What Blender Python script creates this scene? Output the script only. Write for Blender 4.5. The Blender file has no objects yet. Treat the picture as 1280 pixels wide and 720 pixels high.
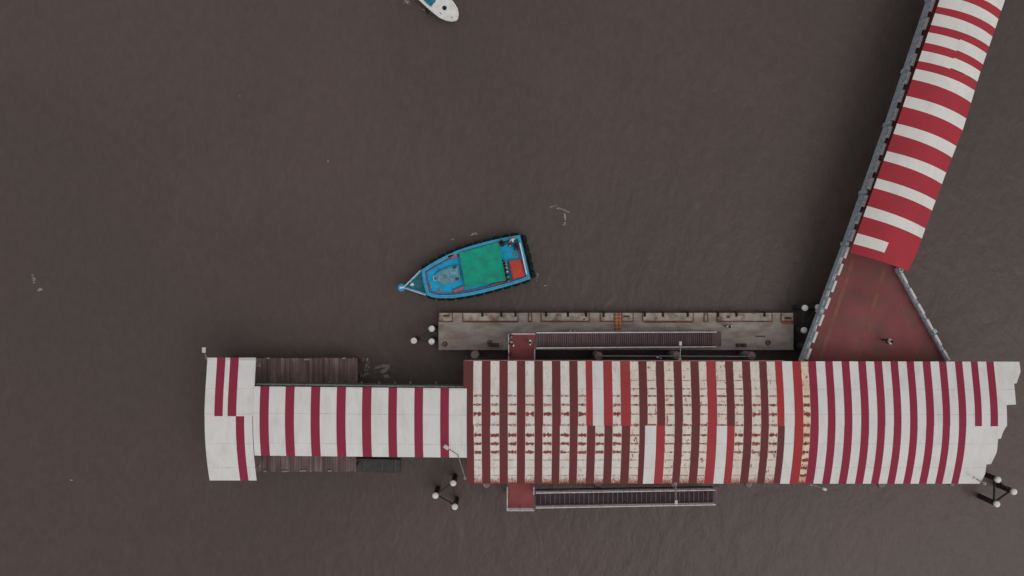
import bpy, bmesh, math, random
import numpy as np
from mathutils import Vector, Matrix
random.seed(7)
R = math.radians
scene = bpy.context.scene
C = scene.collection

# ------------------------------------------------------------ camera, world, sun
H = 77.0
F = 1000.0
cam_d = bpy.data.cameras.new("Camera")
cam_d.lens = 36.0 * F / 1280.0
cam_d.sensor_width = 36.0
cam_d.clip_end = 9000
cam_d.clip_start = 0.5
cam = bpy.data.objects.new("Camera", cam_d)
cam.location = (0, 0, H)
C.objects.link(cam)
scene.camera = cam

SUN_EL, SUN_AZ = 58.0, 128.0          # azimuth clockwise from +Y
world = bpy.data.worlds.new("World")
scene.world = world
world.use_nodes = True
wn = world.node_tree
for n in list(wn.nodes): wn.nodes.remove(n)
sky = wn.nodes.new("ShaderNodeTexSky")
sky.sky_type = 'NISHITA'
sky.sun_disc = False
sky.sun_elevation = R(SUN_EL)
sky.sun_rotation = R(SUN_AZ)
sky.dust_density = 6.0
sky.air_density = 1.0
hs = wn.nodes.new("ShaderNodeHueSaturation")
hs.inputs['Saturation'].default_value = 0.25
bg = wn.nodes.new("ShaderNodeBackground")
bg.inputs['Strength'].default_value = 0.15
wo = wn.nodes.new("ShaderNodeOutputWorld")
wn.links.new(sky.outputs[0], hs.inputs['Color'])
cl = wn.nodes.new("ShaderNodeMix"); cl.data_type = 'RGBA'      # even cloud cover over the sky
cl.inputs[0].default_value = 0.6
cl.inputs[7].default_value = (5.0, 4.9, 4.8, 1)
wn.links.new(hs.outputs[0], cl.inputs[6])
wn.links.new(cl.outputs[2], bg.inputs[0])
wn.links.new(bg.outputs[0], wo.inputs[0])

sd = bpy.data.lights.new("Sun", 'SUN')
sd.energy = 0.6
sd.angle = R(42)
sd.color = (1.0, 0.96, 0.92)
so = bpy.data.objects.new("Sun", sd)
so.rotation_euler = (R(90 - SUN_EL), 0, R(180 - SUN_AZ))
so.location = (30, -30, 60)
C.objects.link(so)

vs = scene.view_settings
vs.view_transform = 'Standard'
vs.look = 'None'
vs.exposure = -0.77
vs.gamma = 1.0
vs.use_curve_mapping = False

# ------------------------------------------------------------ helpers
def W(px, py, z=0.0):
    """photo measurement at a known real height -> world point"""
    return Vector(((px - 640) / F * (H - z), -(py - 360) / F * (H - z), z))

def rgb(r, g, b, k=1.0):
    f = lambda c: (c / 12.92 if c <= 0.04045 else ((c + 0.055) / 1.055) ** 2.4)
    return tuple(min(0.9, f(v / 255.0) * k) for v in (r, g, b))
K = 1 / 0.5875

MATS = {}
def mat(name, col, rough=0.7, var=0.12, scale=1.2, col2=None, mix=0.35, detail_scale=7.0,
        bump=0.0, bump_scale=20.0, metallic=0.0, spec=0.3, stretch=(1, 1, 1), sharp=0.12, centre=0.55):
    if name in MATS: return MATS[name]
    m = bpy.data.materials.new(name); m.use_nodes = True
    nt = m.node_tree; N = nt.nodes; L = nt.links
    b = N["Principled BSDF"]
    b.inputs['Roughness'].default_value = rough
    b.inputs['Metallic'].default_value = metallic
    b.inputs['Specular IOR Level'].default_value = spec
    geo = N.new("ShaderNodeNewGeometry")
    mp = N.new("ShaderNodeMapping"); mp.inputs['Scale'].default_value = stretch
    L.new(geo.outputs['Position'], mp.inputs[0])
    n1 = N.new("ShaderNodeTexNoise"); n1.inputs['Scale'].default_value = scale; n1.inputs['Detail'].default_value = 6
    L.new(mp.outputs[0], n1.inputs['Vector'])
    mr = N.new("ShaderNodeMapRange")
    mr.inputs[1].default_value = 0.3; mr.inputs[2].default_value = 0.7
    mr.inputs[3].default_value = 1 - var; mr.inputs[4].default_value = 1 + var
    L.new(n1.outputs[0], mr.inputs[0])
    base = N.new("ShaderNodeMix"); base.data_type = 'RGBA'; base.blend_type = 'MIX'
    base.inputs[6].default_value = (*col, 1)
    base.inputs[7].default_value = (*(col2 or col), 1)
    n2 = N.new("ShaderNodeTexNoise"); n2.inputs['Scale'].default_value = detail_scale; n2.inputs['Detail'].default_value = 5
    L.new(mp.outputs[0], n2.inputs['Vector'])
    mr2 = N.new("ShaderNodeMapRange")
    mr2.inputs[1].default_value = centre - sharp; mr2.inputs[2].default_value = centre + sharp
    mr2.inputs[3].default_value = 0; mr2.inputs[4].default_value = mix
    L.new(n2.outputs[0], mr2.inputs[0]); L.new(mr2.outputs[0], base.inputs[0])
    mul = N.new("ShaderNodeMix"); mul.data_type = 'RGBA'; mul.blend_type = 'MULTIPLY'; mul.inputs[0].default_value = 1
    L.new(base.outputs[2], mul.inputs[6])
    cmb = N.new("ShaderNodeCombineColor")
    for i in range(3): L.new(mr.outputs[0], cmb.inputs[i])
    L.new(cmb.outputs[0], mul.inputs[7])
    L.new(mul.outputs[2], b.inputs['Base Color'])
    if bump:
        n3 = N.new("ShaderNodeTexNoise"); n3.inputs['Scale'].default_value = bump_scale; n3.inputs['Detail'].default_value = 4
        L.new(mp.outputs[0], n3.inputs['Vector'])
        bp = N.new("ShaderNodeBump"); bp.inputs['Strength'].default_value = bump; bp.inputs['Distance'].default_value = 0.05
        L.new(n3.outputs[0], bp.inputs['Height']); L.new(bp.outputs[0], b.inputs['Normal'])
    MATS[name] = m
    return m

def link(name, me, parent=None):
    o = bpy.data.objects.new(name, me); C.objects.link(o)
    if parent is not None: o.parent = parent
    return o

def tag(o, label=None, cat=None, group=None, kind=None):
    if label: o['label'] = label
    if cat: o['category'] = cat
    if group: o['group'] = group
    if kind: o['kind'] = kind
    return o

def thing(name, label, cat, loc=(0, 0, 0), rz=0.0, group=None):
    o = bpy.data.objects.new(name, None); C.objects.link(o)
    o.empty_display_size = 0.3
    o.location = loc; o.rotation_euler = (0, 0, rz)
    return tag(o, label, cat, group)

def copy_tree(o, parent=None):
    c = o.copy(); C.objects.link(c); c.parent = parent
    for ch in list(o.children): copy_tree(ch, c)
    return c

class MB:
    """collects shapes into one mesh"""
    def __init__(s): s.v = []; s.f = []; s.mi = []; s.uv = {}
    def poly(s, vs, faces, mi=0):
        b = len(s.v); s.v += [tuple(p) for p in vs]
        for f in faces: s.f.append([b + i for i in f]); s.mi.append(mi)
        return s
    def prism(s, pts, z0, z1, mi=0):
        """pts: ccw xy (or xyz, z used as offset)"""
        a = sum(pts[i][0] * pts[(i + 1) % len(pts)][1] - pts[(i + 1) % len(pts)][0] * pts[i][1] for i in range(len(pts)))
        if a < 0: pts = list(reversed(pts))
        n = len(pts)
        vs = [(p[0], p[1], z0) for p in pts] + [(p[0], p[1], z1) for p in pts]
        fs = [list(range(n - 1, -1, -1)), list(range(n, 2 * n))] + [[i, (i + 1) % n, n + (i + 1) % n, n + i] for i in range(n)]
        return s.poly(vs, fs, mi)
    def box(s, c, d, rz=0.0, mi=0, bev=0.0):
        x, y, z = [k / 2 for k in d]
        m = Matrix.Rotation(rz, 3, 'Z')
        if bev:
            b = bev
            ring = lambda e, zz: [(-x + e, -y + e, zz), (x - e, -y + e, zz), (x - e, y - e, zz), (-x + e, y - e, zz)]
            vs = ring(0, -z) + ring(0, z - b) + ring(b, z)
            fs = [[3, 2, 1, 0], [8, 9, 10, 11]]
            for k in (0, 4):
                fs += [[k + i, k + (i + 1) % 4, k + 4 + (i + 1) % 4, k + 4 + i] for i in range(4)]
        else:
            vs = [(-x, -y, -z), (x, -y, -z), (x, y, -z), (-x, y, -z), (-x, -y, z), (x, -y, z), (x, y, z), (-x, y, z)]
            fs = [[3, 2, 1, 0], [4, 5, 6, 7], [0, 1, 5, 4], [1, 2, 6, 5], [2, 3, 7, 6], [3, 0, 4, 7]]
        vs = [tuple(m @ Vector(p) + Vector(c)) for p in vs]
        return s.poly(vs, fs, mi)
    def beam(s, a, b, w, h, mi=0):
        """rectangular bar from a to b, w across, h up"""
        a = Vector(a); b = Vector(b); d = (b - a).normalized()
        up = Vector((0, 0, 1)) if abs(d.z) < 0.95 else Vector((1, 0, 0))
        sx = d.cross(up).normalized() * w / 2; sz = sx.cross(d).normalized() * h / 2
        vs = []
        for p in (a, b): vs += [p - sx - sz, p + sx - sz, p + sx + sz, p - sx + sz]
        return s.poly(vs, [[0, 1, 2, 3], [7, 6, 5, 4], [0, 4, 5, 1], [1, 5, 6, 2], [2, 6, 7, 3], [3, 7, 4, 0]], mi)
    def tube(s, a, b, r, r2=None, n=10, mi=0, cap=True):
        a = Vector(a); b = Vector(b); r2 = r if r2 is None else r2
        d = (b - a).normalized()
        up = Vector((0, 0, 1)) if abs(d.z) < 0.95 else Vector((1, 0, 0))
        x = d.cross(up).normalized(); y = d.cross(x)
        vs = []
        for p, q in ((a, r), (b, r2)):
            for i in range(n):
                t = 2 * math.pi * i / n
                vs.append(p + (x * math.cos(t) + y * math.sin(t)) * q)
        fs = [[i, n + i, n + (i + 1) % n, (i + 1) % n] for i in range(n)]
        if cap: fs += [list(range(n)), list(range(2 * n - 1, n - 1, -1))]
        return s.poly(vs, fs, mi)
    def path(s, pts, r, n=8, mi=0):
        for a, b in zip(pts[:-1], pts[1:]): s.tube(a, b, r, n=n, mi=mi)
        return s
    def lathe(s, c, prof, n=20, mi=0):
        c = Vector(c); vs = []
        for r, z in prof:
            for i in range(n):
                t = 2 * math.pi * i / n
                vs.append(c + Vector((r * math.cos(t), r * math.sin(t), z)))
        fs = []
        for k in range(len(prof) - 1):
            fs += [[k * n + i, k * n + (i + 1) % n, (k + 1) * n + (i + 1) % n, (k + 1) * n + i] for i in range(n)]
        fs += [list(range(n - 1, -1, -1)), [(len(prof) - 1) * n + i for i in range(n)]]
        return s.poly(vs, fs, mi)
    def torus(s, c, axis, Rr, r, n=16, m=8, mi=0):
        c = Vector(c); axis = Vector(axis).normalized()
        up = Vector((0, 0, 1)) if abs(axis.z) < 0.9 else Vector((1, 0, 0))
        x = axis.cross(up).normalized(); y = axis.cross(x)
        vs = []
        for i in range(n):
            t = 2 * math.pi * i / n; rad = x * math.cos(t) + y * math.sin(t)
            for j in range(m):
                u = 2 * math.pi * j / m
                vs.append(c + rad * (Rr + r * math.cos(u)) + axis * r * math.sin(u))
        fs = [[i * m + j, ((i + 1) % n) * m + j, ((i + 1) % n) * m + (j + 1) % m, i * m + (j + 1) % m] for i in range(n) for j in range(m)]
        return s.poly(vs, fs, mi)
    def blob(s, c, d, n=10, m=6, mi=0, rz=0):
        prof = [(math.sin(math.pi * k / m), -math.cos(math.pi * k / m)) for k in range(1, m)]
        M_ = Matrix.Rotation(rz, 3, 'Z'); vs = []
        for r, z in prof:
            for i in range(n):
                t = 2 * math.pi * i / n
                vs.append(M_ @ Vector((r * math.cos(t) * d[0], r * math.sin(t) * d[1], z * d[2])) + Vector(c))
        fs = []
        for k in range(len(prof) - 1):
            fs += [[k * n + i, k * n + (i + 1) % n, (k + 1) * n + (i + 1) % n, (k + 1) * n + i] for i in range(n)]
        fs += [list(range(n - 1, -1, -1)), [(len(prof) - 1) * n + i for i in range(n)]]
        return s.poly(vs, fs, mi)
    def build(s, name, mats, parent=None, smooth=False, offset=None):
        if not isinstance(mats, (list, tuple)): mats = [mats]
        me = bpy.data.meshes.new(name)
        vs = s.v if offset is None else [tuple(Vector(p) - Vector(offset)) for p in s.v]
        me.from_pydata(vs, [], s.f)
        for m in mats: me.materials.append(m)
        me.polygons.foreach_set('material_index', s.mi)
        if smooth: me.polygons.foreach_set('use_smooth', [True] * len(me.polygons))
        me.update()
        bm = bmesh.new(); bm.from_mesh(me)
        bmesh.ops.recalc_face_normals(bm, faces=bm.faces)
        bm.to_mesh(me); bm.free()
        return link(name, me, parent)

# ------------------------------------------------------------ materials
WHITE = rgb(186, 184, 181, K)
m_conc = mat("concrete_grey", rgb(112, 104, 98, K), 0.9, 0.2, 0.6, rgb(88, 80, 74, K), 0.5, 3.0, bump=0.4, bump_scale=9)
m_concdark = mat("concrete_dark", rgb(80, 73, 71, K), 0.9, 0.2, 0.9, rgb(58, 52, 50, K), 0.5, 3.0)
m_pile = mat("pile_concrete", rgb(118, 104, 104, K), 0.9, 0.15, 2, rgb(90, 78, 78, K), 0.5, 5)
m_piledark = mat("pile_shaft", rgb(48, 44, 46, K), 0.8, 0.3, 2, rgb(30, 28, 30, K), 0.6, 3)
m_cap = mat("white_cap", rgb(212, 205, 203, K), 0.7, 0.1, 3, rgb(166, 156, 150, K), 0.6, 7)
m_pale = mat("pale_blue_paint", rgb(150, 160, 168, K), 0.6, 0.12, 1.5, rgb(108, 116, 122, K), 0.7, 4)
m_whitepaint = mat("white_paint", rgb(176, 174, 176, K), 0.5, 0.1, 2, rgb(128, 122, 120, K), 0.5, 6)
m_steel = mat("galvanised_steel", rgb(120, 116, 114, K), 0.5, 0.15, 2, rgb(86, 78, 74, K), 0.5, 5, metallic=0.2)
m_black = mat("rubber_black", (0.02, 0.02, 0.022), 0.85, 0.3, 3)
m_trim = mat("eave_trim", rgb(110, 84, 84, K), 0.6, 0.2, 2, rgb(80, 60, 60, K), 0.6, 4)

def corrugate(m, axis_dir, strength=0.35, freq=7.0):
    """add corrugated-sheet ridges across direction axis_dir (world xy)"""
    nt = m.node_tree; N = nt.nodes; L = nt.links
    b = N["Principled BSDF"]
    geo = N.new("ShaderNodeNewGeometry")
    dot = N.new("ShaderNodeVectorMath"); dot.operation = 'DOT_PRODUCT'
    dot.inputs[1].default_value = (axis_dir[0], axis_dir[1], 0)
    L.new(geo.outputs['Position'], dot.inputs[0])
    mu = N.new("ShaderNodeMath"); mu.operation = 'MULTIPLY'; mu.inputs[1].default_value = freq * 2 * math.pi
    L.new(dot.outputs['Value'], mu.inputs[0])
    sn = N.new("ShaderNodeMath"); sn.operation = 'SINE'; L.new(mu.outputs[0], sn.inputs[0])
    bp = N.new("ShaderNodeBump"); bp.inputs['Strength'].default_value = strength; bp.inputs['Distance'].default_value = 0.02
    L.new(sn.outputs[0], bp.inputs['Height']); L.new(bp.outputs[0], b.inputs['Normal'])
    return m

def sheet_mat(name, col, dirt=(0.3, 0.28, 0.26), rust=None, joint=0.14, base_mix=0.1, tint2=None, ax=(1, 0), rust_w=0.07,
              speck=0.0, heavy=False, eave=True, seam=True):
    """painted corrugated roof sheet. UV: u -1..1 across the sheet, v counts purlin rows.
       rust = list of strengths per row"""
    m = bpy.data.materials.new(name); m.use_nodes = True
    nt = m.node_tree; N = nt.nodes; L = nt.links
    b = N["Principled BSDF"]; b.inputs['Roughness'].default_value = 0.55; b.inputs['Specular IOR Level'].default_value = 0.1
    geo = N.new("ShaderNodeNewGeometry"); uv = N.new("ShaderNodeUVMap"); uv.uv_map = "UVMap"
    sep = N.new("ShaderNodeSeparateXYZ"); L.new(uv.outputs[0], sep.inputs[0])
    def math_(op, a, b_=None, c_=None):
        n = N.new("ShaderNodeMath"); n.operation = op
        for i, v in enumerate((a, b_, c_)):
            if v is None: continue
            if isinstance(v, (int, float)): n.inputs[i].default_value = v
            else: L.new(v, n.inputs[i])
        return n.outputs[0]
    def noise(scale, detail=4, stretch=(1, 1, 1)):
        mp = N.new("ShaderNodeMapping"); mp.inputs['Scale'].default_value = stretch
        L.new(geo.outputs['Position'], mp.inputs[0])
        n = N.new("ShaderNodeTexNoise"); n.inputs['Scale'].default_value = scale; n.inputs['Detail'].default_value = detail
        L.new(mp.outputs[0], n.inputs['Vector']); return n.outputs[0]
    def rng(x, a, b_, c_=0.0, d=1.0):
        n = N.new("ShaderNodeMapRange"); n.inputs[1].default_value = a; n.inputs[2].default_value = b_
        n.inputs[3].default_value = c_; n.inputs[4].default_value = d; L.new(x, n.inputs[0]); return n.outputs[0]
    def mixc(fac, A, B, mode='MIX'):
        n = N.new("ShaderNodeMix"); n.data_type = 'RGBA'; n.blend_type = mode
        if isinstance(fac, (int, float)): n.inputs[0].default_value = fac
        else: L.new(fac, n.inputs[0])
        for i, v in ((6, A), (7, B)):
            if isinstance(v, tuple): n.inputs[i].default_value = (*v, 1)
            else: L.new(v, n.inputs[i])
        return n.outputs[2]
    big = rng(noise(0.35, 5), 0.35, 0.65)
    c = mixc(math_('MULTIPLY', big, 0.6), col, tint2 or tuple(k * 0.9 for k in col))
    grime = math_('MULTIPLY', rng(noise(1.3, 7, (1.0, 0.35, 1)), 0.48, 0.72), base_mix)
    c = mixc(grime, c, dirt)
    # faint line where one sheet laps the next, at every fourth purlin row
    u = sep.outputs[0]; v = sep.outputs[1]
    fr = math_('ABSOLUTE', math_('SUBTRACT', math_('FRACT', math_('ADD', math_('MULTIPLY', v, 0.333), 0.5)), 0.5))
    jl = math_('MULTIPLY', math_('LESS_THAN', fr, 0.012), rng(noise(0.9, 3), 0.35, 0.6, 0.2, 1))
    c = mixc(math_('MULTIPLY', jl, joint), c, dirt)
    if seam:
        # seams between the narrow sheets
        su = math_('GREATER_THAN', math_('ABSOLUTE', u), 0.965)
        c = mixc(math_('MULTIPLY', su, 0.25), c, dirt)
    if rust:
        rr = N.new("ShaderNodeValToRGB"); rr.color_ramp.interpolation = 'CONSTANT'
        els = rr.color_ramp.elements
        nrow = len(rust)
        for i, k in enumerate(rust):
            p = max(0.0, (i - 0.5)) / nrow
            if i == 0: e = els[0]; e.position = 0.0
            elif i == 1: e = els[1]; e.position = p
            else: e = els.new(p)
            e.color = (k, k, k, 1)
        L.new(math_('DIVIDE', v, float(nrow)), rr.inputs[0])
        dist = math_('ABSOLUTE', math_('SUBTRACT', math_('FRACT', math_('ADD', v, 0.5)), 0.5))
        wob = rng(noise(5.5, 3, (1, 0.2, 1)), 0.3, 0.7, 0.2, 1.35)
        thr = math_('MULTIPLY', math_('MULTIPLY', wob, rust_w), math_('ADD', math_('MULTIPLY', rr.outputs[0], 0.9), 0.25))
        band = math_('SUBTRACT', 1.0, rng(math_('DIVIDE', dist, thr), 0.75, 1.25))
        brk = rng(noise(5.0, 4, (1, 1, 1)), 0.38, 0.52)
        edge = rng(math_('ABSOLUTE', u), 0.8, 0.98, 1.0, 0.35)
        thick = math_('MULTIPLY', band, math_('MULTIPLY', edge, rng(rr.outputs[0], 0.03, 0.6)))
        msk = math_('MULTIPLY', thick, math_('MAXIMUM', brk, rr.outputs[0]))
        if speck:
            sp = math_('MULTIPLY', rng(noise(2.6, 6, (1.6, 0.8, 1)), 0.60, 0.68), speck)
            msk = math_('MAXIMUM', msk, sp)
            ed = math_('MULTIPLY', rng(math_('ABSOLUTE', u), 0.86, 0.97), rng(noise(1.7, 4), 0.5, 0.6))
            msk = math_('MAXIMUM', msk, math_('MULTIPLY', ed, speck))
        if heavy:
            hv = rng(math_('ADD', math_('MULTIPLY', math_('SUBTRACT', 0.5, dist), 0.5), noise(3.0, 4)), 0.68, 0.86)
            hv = math_('MULTIPLY', hv, rng(v, 3.5, 5.0))
            msk = math_('MAXIMUM', msk, hv)
        if eave:
            ev = rng(math_('ADD', v, math_('MULTIPLY', noise(9.0, 3, (1, 0.3, 1)), 1.9)), nrow - 0.95, nrow - 0.25)
            msk = math_('MAXIMUM', msk, math_('MULTIPLY', ev, 0.85))
        rc = mixc(rng(noise(6, 3), 0.42, 0.62), rgb(128, 52, 40, K), rgb(92, 54, 48, K))
        # rusty bleed below rows
        bl = math_('MULTIPLY', rng(noise(1.6, 6, (1.5, 0.4, 1)), 0.45, 0.7), 0.34)
        c = mixc(bl, c, rgb(176, 140, 120, K))
        c = mixc(msk, c, rc)
    L.new(c, b.inputs['Base Color'])
    MATS[name] = m
    corrugate(m, ax, 0.3, 6.5)
    return m

rowsA = [0.0, 0.0, 0.06, 0.08, 0.5, 0.7, 1.0, 0.5, 1.0, 0.95, 0.95, 0.35, 0.22, 0.35, 1.0]
rowsB = [0.5, 0.2, 0.4, 0.55, 0.8, 0.65, 0.5, 0.7, 0.75, 0.65, 0.6, 0.4, 0.4, 0.5, 0.9]
rowsC = [0.3, 0.1, 0.25, 0.3, 0.5, 0.6, 0.9, 0.5, 1.0, 0.9, 0.8, 0.3, 0.2, 0.3, 0.9]
rowsD = [0.5, 0.1, 0.1, 0.3, 0.9, 1.0, 1.0, 0.9, 1.0, 1.0, 1.0, 1.0, 1.0, 1.0, 1.0]
sm = {
 'w':  sheet_mat("roof_white_clean", rgb(189, 188, 187, K), base_mix=0.22, dirt=rgb(136, 128, 124, K), joint=0.5, seam=False),
 'a':  sheet_mat("roof_white_rust_rows", rgb(189, 186, 182, K), rust=rowsA, base_mix=0.2, dirt=rgb(140, 124, 114, K), rust_w=0.19, speck=0.3),
 'b':  sheet_mat("roof_white_yellowed", rgb(190, 184, 175, K), rust=rowsB, base_mix=0.25, dirt=rgb(150, 128, 112, K), rust_w=0.14, speck=0.8),
 'c':  sheet_mat("roof_white_rust_dashes", rgb(189, 183, 175, K), rust=rowsC, base_mix=0.22, dirt=rgb(150, 128, 112, K), rust_w=0.19, speck=0.75),
 'h':  sheet_mat("roof_white_heavy_rust", rgb(190, 178, 160, K), rust=rowsD, base_mix=0.4, dirt=rgb(156, 112, 88, K), rust_w=0.2, speck=0.9, heavy=True),
 'm':  sheet_mat("roof_maroon", rgb(95, 46, 49, K), base_mix=0.7, dirt=rgb(78, 54, 52, K), tint2=rgb(88, 46, 48, K), joint=0.3),
 'r':  sheet_mat("roof_faded_red", rgb(140, 52, 58, K), base_mix=0.6, dirt=rgb(120, 62, 58, K), tint2=rgb(130, 48, 52, K)),
 'o':  sheet_mat("roof_orange_red", rgb(142, 48, 52, K), base_mix=0.4, dirt=rgb(128, 64, 58, K), tint2=rgb(134, 48, 54, K)),
 'c2': sheet_mat("roof_crimson", rgb(122, 41, 60, K), base_mix=0.12, dirt=rgb(104, 40, 54, K), tint2=rgb(116, 40, 58, K), seam=False),
}
SLOTS = list(sm.keys())

# ------------------------------------------------------------ water
def make_water():
    m = bpy.data.materials.new("muddy_water"); m.use_nodes = True
    nt = m.node_tree; N = nt.nodes; L = nt.links; b = N["Principled BSDF"]
    b.inputs['Roughness'].default_value = 0.35; b.inputs['IOR'].default_value = 1.33
    geo = N.new("ShaderNodeNewGeometry")
    def noise(scale, detail, st, rot=0.0, dist=0.0):
        mp = N.new("ShaderNodeMapping"); mp.inputs['Scale'].default_value = st; mp.inputs['Rotation'].default_value = (0, 0, rot)
        L.new(geo.outputs['Position'], mp.inputs[0])
        n = N.new("ShaderNodeTexNoise"); n.inputs['Scale'].default_value = scale; n.inputs['Detail'].default_value = detail
        n.inputs['Distortion'].default_value = dist
        L.new(mp.outputs[0], n.inputs['Vector']); return n.outputs[0]
    def mixf(a, b_, f):
        n = N.new("ShaderNodeMath"); n.operation = 'MULTIPLY_ADD'; L.new(a, n.inputs[0]); n.inputs[1].default_value = f
        if isinstance(b_, float): n.inputs[2].default_value = b_
        else: L.new(b_, n.inputs[2])
        return n.outputs[0]
    big = noise(0.035, 5, (1, 1, 1), 0.4, 0.6)
    rp = N.new("ShaderNodeValToRGB"); rp.color_ramp.elements[0].position = 0.32; rp.color_ramp.elements[1].position = 0.68
    rp.color_ramp.elements[0].color = (*rgb(76, 67, 64, K * 0.80), 1); rp.color_ramp.elements[1].color = (*rgb(83, 71, 67, K * 0.81), 1)
    L.new(big, rp.inputs[0])
    sm_ = noise(1.0, 6, (1.5, 1, 1), R(24), 0.8)
    mr = N.new("ShaderNodeMapRange"); mr.inputs[1].default_value = 0.3; mr.inputs[2].default_value = 0.7
    mr.inputs[3].default_value = 0.93; mr.inputs[4].default_value = 1.07; L.new(sm_, mr.inputs[0])
    vm = N.new("ShaderNodeVectorMath"); vm.operation = 'SCALE'
    L.new(rp.outputs[0], vm.inputs[0]); L.new(mr.outputs[0], vm.inputs['Scale']); L.new(vm.outputs[0], b.inputs['Base Color'])
    h = mixf(noise(0.28, 4, (1.5, 1, 1), R(24), 0.5), mixf(noise(1.0, 5, (1.4, 1, 1), R(32), 0.8), mixf(noise(3.6, 4, (1.5, 1, 1), R(12), 0.5), 0.0, 0.10), 0.35), 1.1)
    bp = N.new("ShaderNodeBump"); bp.inputs['Strength'].default_value = 0.7; bp.inputs['Distance'].default_value = 0.2
    L.new(h, bp.inputs['Height']); L.new(bp.outputs[0], b.inputs['Normal'])
    mb = MB(); S = 4000
    mb.poly([(-S, -S, 0), (S, -S, 0), (S, S, 0), (-S, S, 0)], [[0, 1, 2, 3]])
    tag(mb.build('water', m), kind='structure')
make_water()

# ------------------------------------------------------------ vaulted striped roofs
ZP = np.polyfit([0, .25, .5, .75, 1], [6.5, 6.97, 7.15, 6.78, 5.87], 4)
def prof(t): return float(np.polyval(ZP, t))
YT = W(640, 451.2, 6.5).y; YB = W(640, 604.6, 5.87).y          # eaves of the main shed
def zofY(Y): 
    t = (Y - YT) / (YB - YT)
    return prof(min(1.0, max(0.0, t)))
def Yat(py):
    """y of the roof surface seen at photo row py"""
    Y = W(640, py, 7.0).y
    for _ in range(6): Y = W(640, py, zofY(Y)).y
    return Y
row_px = [451, 463, 475.5, 486, 494.7, 506, 517.3, 531.3, 544, 554.6, 565.2, 575, 584.6, 594.2, 604.6]
row_Y = [-Yat(p) for p in row_px]                               # increasing downwards
def vrow(Y): return float(np.interp(-Y, row_Y, range(len(row_Y))))
PXR = (H - 7.12) / F
def Xr(px): return (px - 640) * PXR

def build_roof(name, sheets, parent, dz=0.0, n=30, yt=None, yb=None, skew=None):
    """sheets: (x0,x1,key,Y0,Y1[,edge function]) world; Y0 > Y1"""
    mb = MB(); uvs = []
    slots = []
    for k, sh in enumerate(sheets):
        x0, x1, key, Y0, Y1 = sh[:5]
        fn = sh[5] if len(sh) > 5 else None
        if key not in slots: slots.append(key)
        off = dz + (k % 2) * 0.005
        vs = []; cols = 4
        jx0 = x0 - 0.012 + random.uniform(-.01, .01); jx1 = x1 + 0.012 + random.uniform(-.01, .01)
        nn = max(3, int(n * abs(Y0 - Y1) / 5.5))
        ys = [Y0 + (Y1 - Y0) * i / nn for i in range(nn + 1)]
        if fn: ys = sorted(set(ys) | set(y for y in fn[1] if Y1 < y < Y0), reverse=True)
        for Y in ys:
            b1 = fn[0](Y) if fn else jx1
            for c in range(cols + 1):
                f = c / cols
                Ysk = Y + (skew(jx0 + (b1 - jx0) * f) if skew else 0)
                vs.append((jx0 + (b1 - jx0) * f, Ysk, zofY(Y) + off))
                uvs.append((f * 2 - 1, vrow(Y)))
        nn = len(ys) - 1
        fs = [[i * (cols + 1) + c, i * (cols + 1) + c + 1, (i + 1) * (cols + 1) + c + 1, (i + 1) * (cols + 1) + c] for i in range(nn) for c in range(cols)]
        mb.poly(vs, [f[::-1] for f in fs], slots.index(key))
    me = bpy.data.meshes.new(name)
    me.from_pydata(mb.v, [], mb.f)
    for s_ in slots: me.materials.append(sm[s_])
    me.polygons.foreach_set('material_index', mb.mi)
    me.polygons.foreach_set('use_smooth', [False] * len(me.polygons))
    ul = me.uv_layers.new(name="UVMap")
    for lp in me.loops: ul.data[lp.index].uv = uvs[lp.vertex_index]
    me.update()
    o = link(name, me, parent)
    sol = o.modifiers.new("thickness", 'SOLIDIFY'); sol.thickness = 0.03; sol.offset = -1
    return o

YR = Yat(531.3)
up = [(579.6, 591.5, 'm')]
def seq(start, items):
    out = []; x = start
    for e, k in items: out.append((x, e, k)); x = e
    return out
upper = seq(579.6, [(591.5,'m'),(602,'a'),(613.3,'m'),(624,'a'),(635,'m'),(646,'a'),(657,'m'),(668,'a'),(679,'m'),(690,'a'),(701,'m'),(712,'a'),
 (722.8,'m'),(732.5,'a'),(741.2,'r'),(754.6,'w'),(766.2,'r'),(776,'a'),(788.8,'r'),(799,'b'),(809.6,'m'),(820.9,'b'),(831.5,'m'),(843,'b'),
 (853.5,'m'),(864.5,'b'),(875.3,'m'),(884.5,'b'),(896.5,'r'),(908.3,'b'),(918.5,'m'),(929.5,'b'),(940,'m'),(951,'c'),(961,'m'),(971.3,'c'),
 (980.5,'o'),(993,'w'),(1004.3,'o'),(1013,'h'),(1023.4,'c2'),(1034.3,'w'),(1044.4,'c2'),(1055,'w'),(1065.4,'c2'),(1075.9,'w'),(1086.3,'c2'),
 (1096.3,'w'),(1106.5,'c2'),(1116.9,'w'),(1126.8,'c2'),(1137.1,'w'),(1147,'c2'),(1157.4,'w'),(1167.5,'c2'),(1177.9,'w'),(1187.6,'c2'),
 (1198.2,'w'),(1207.7,'c2'),(1218,'w'),(1227.3,'c2'),(1237.5,'w'),(1247.4,'c2')])
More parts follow.
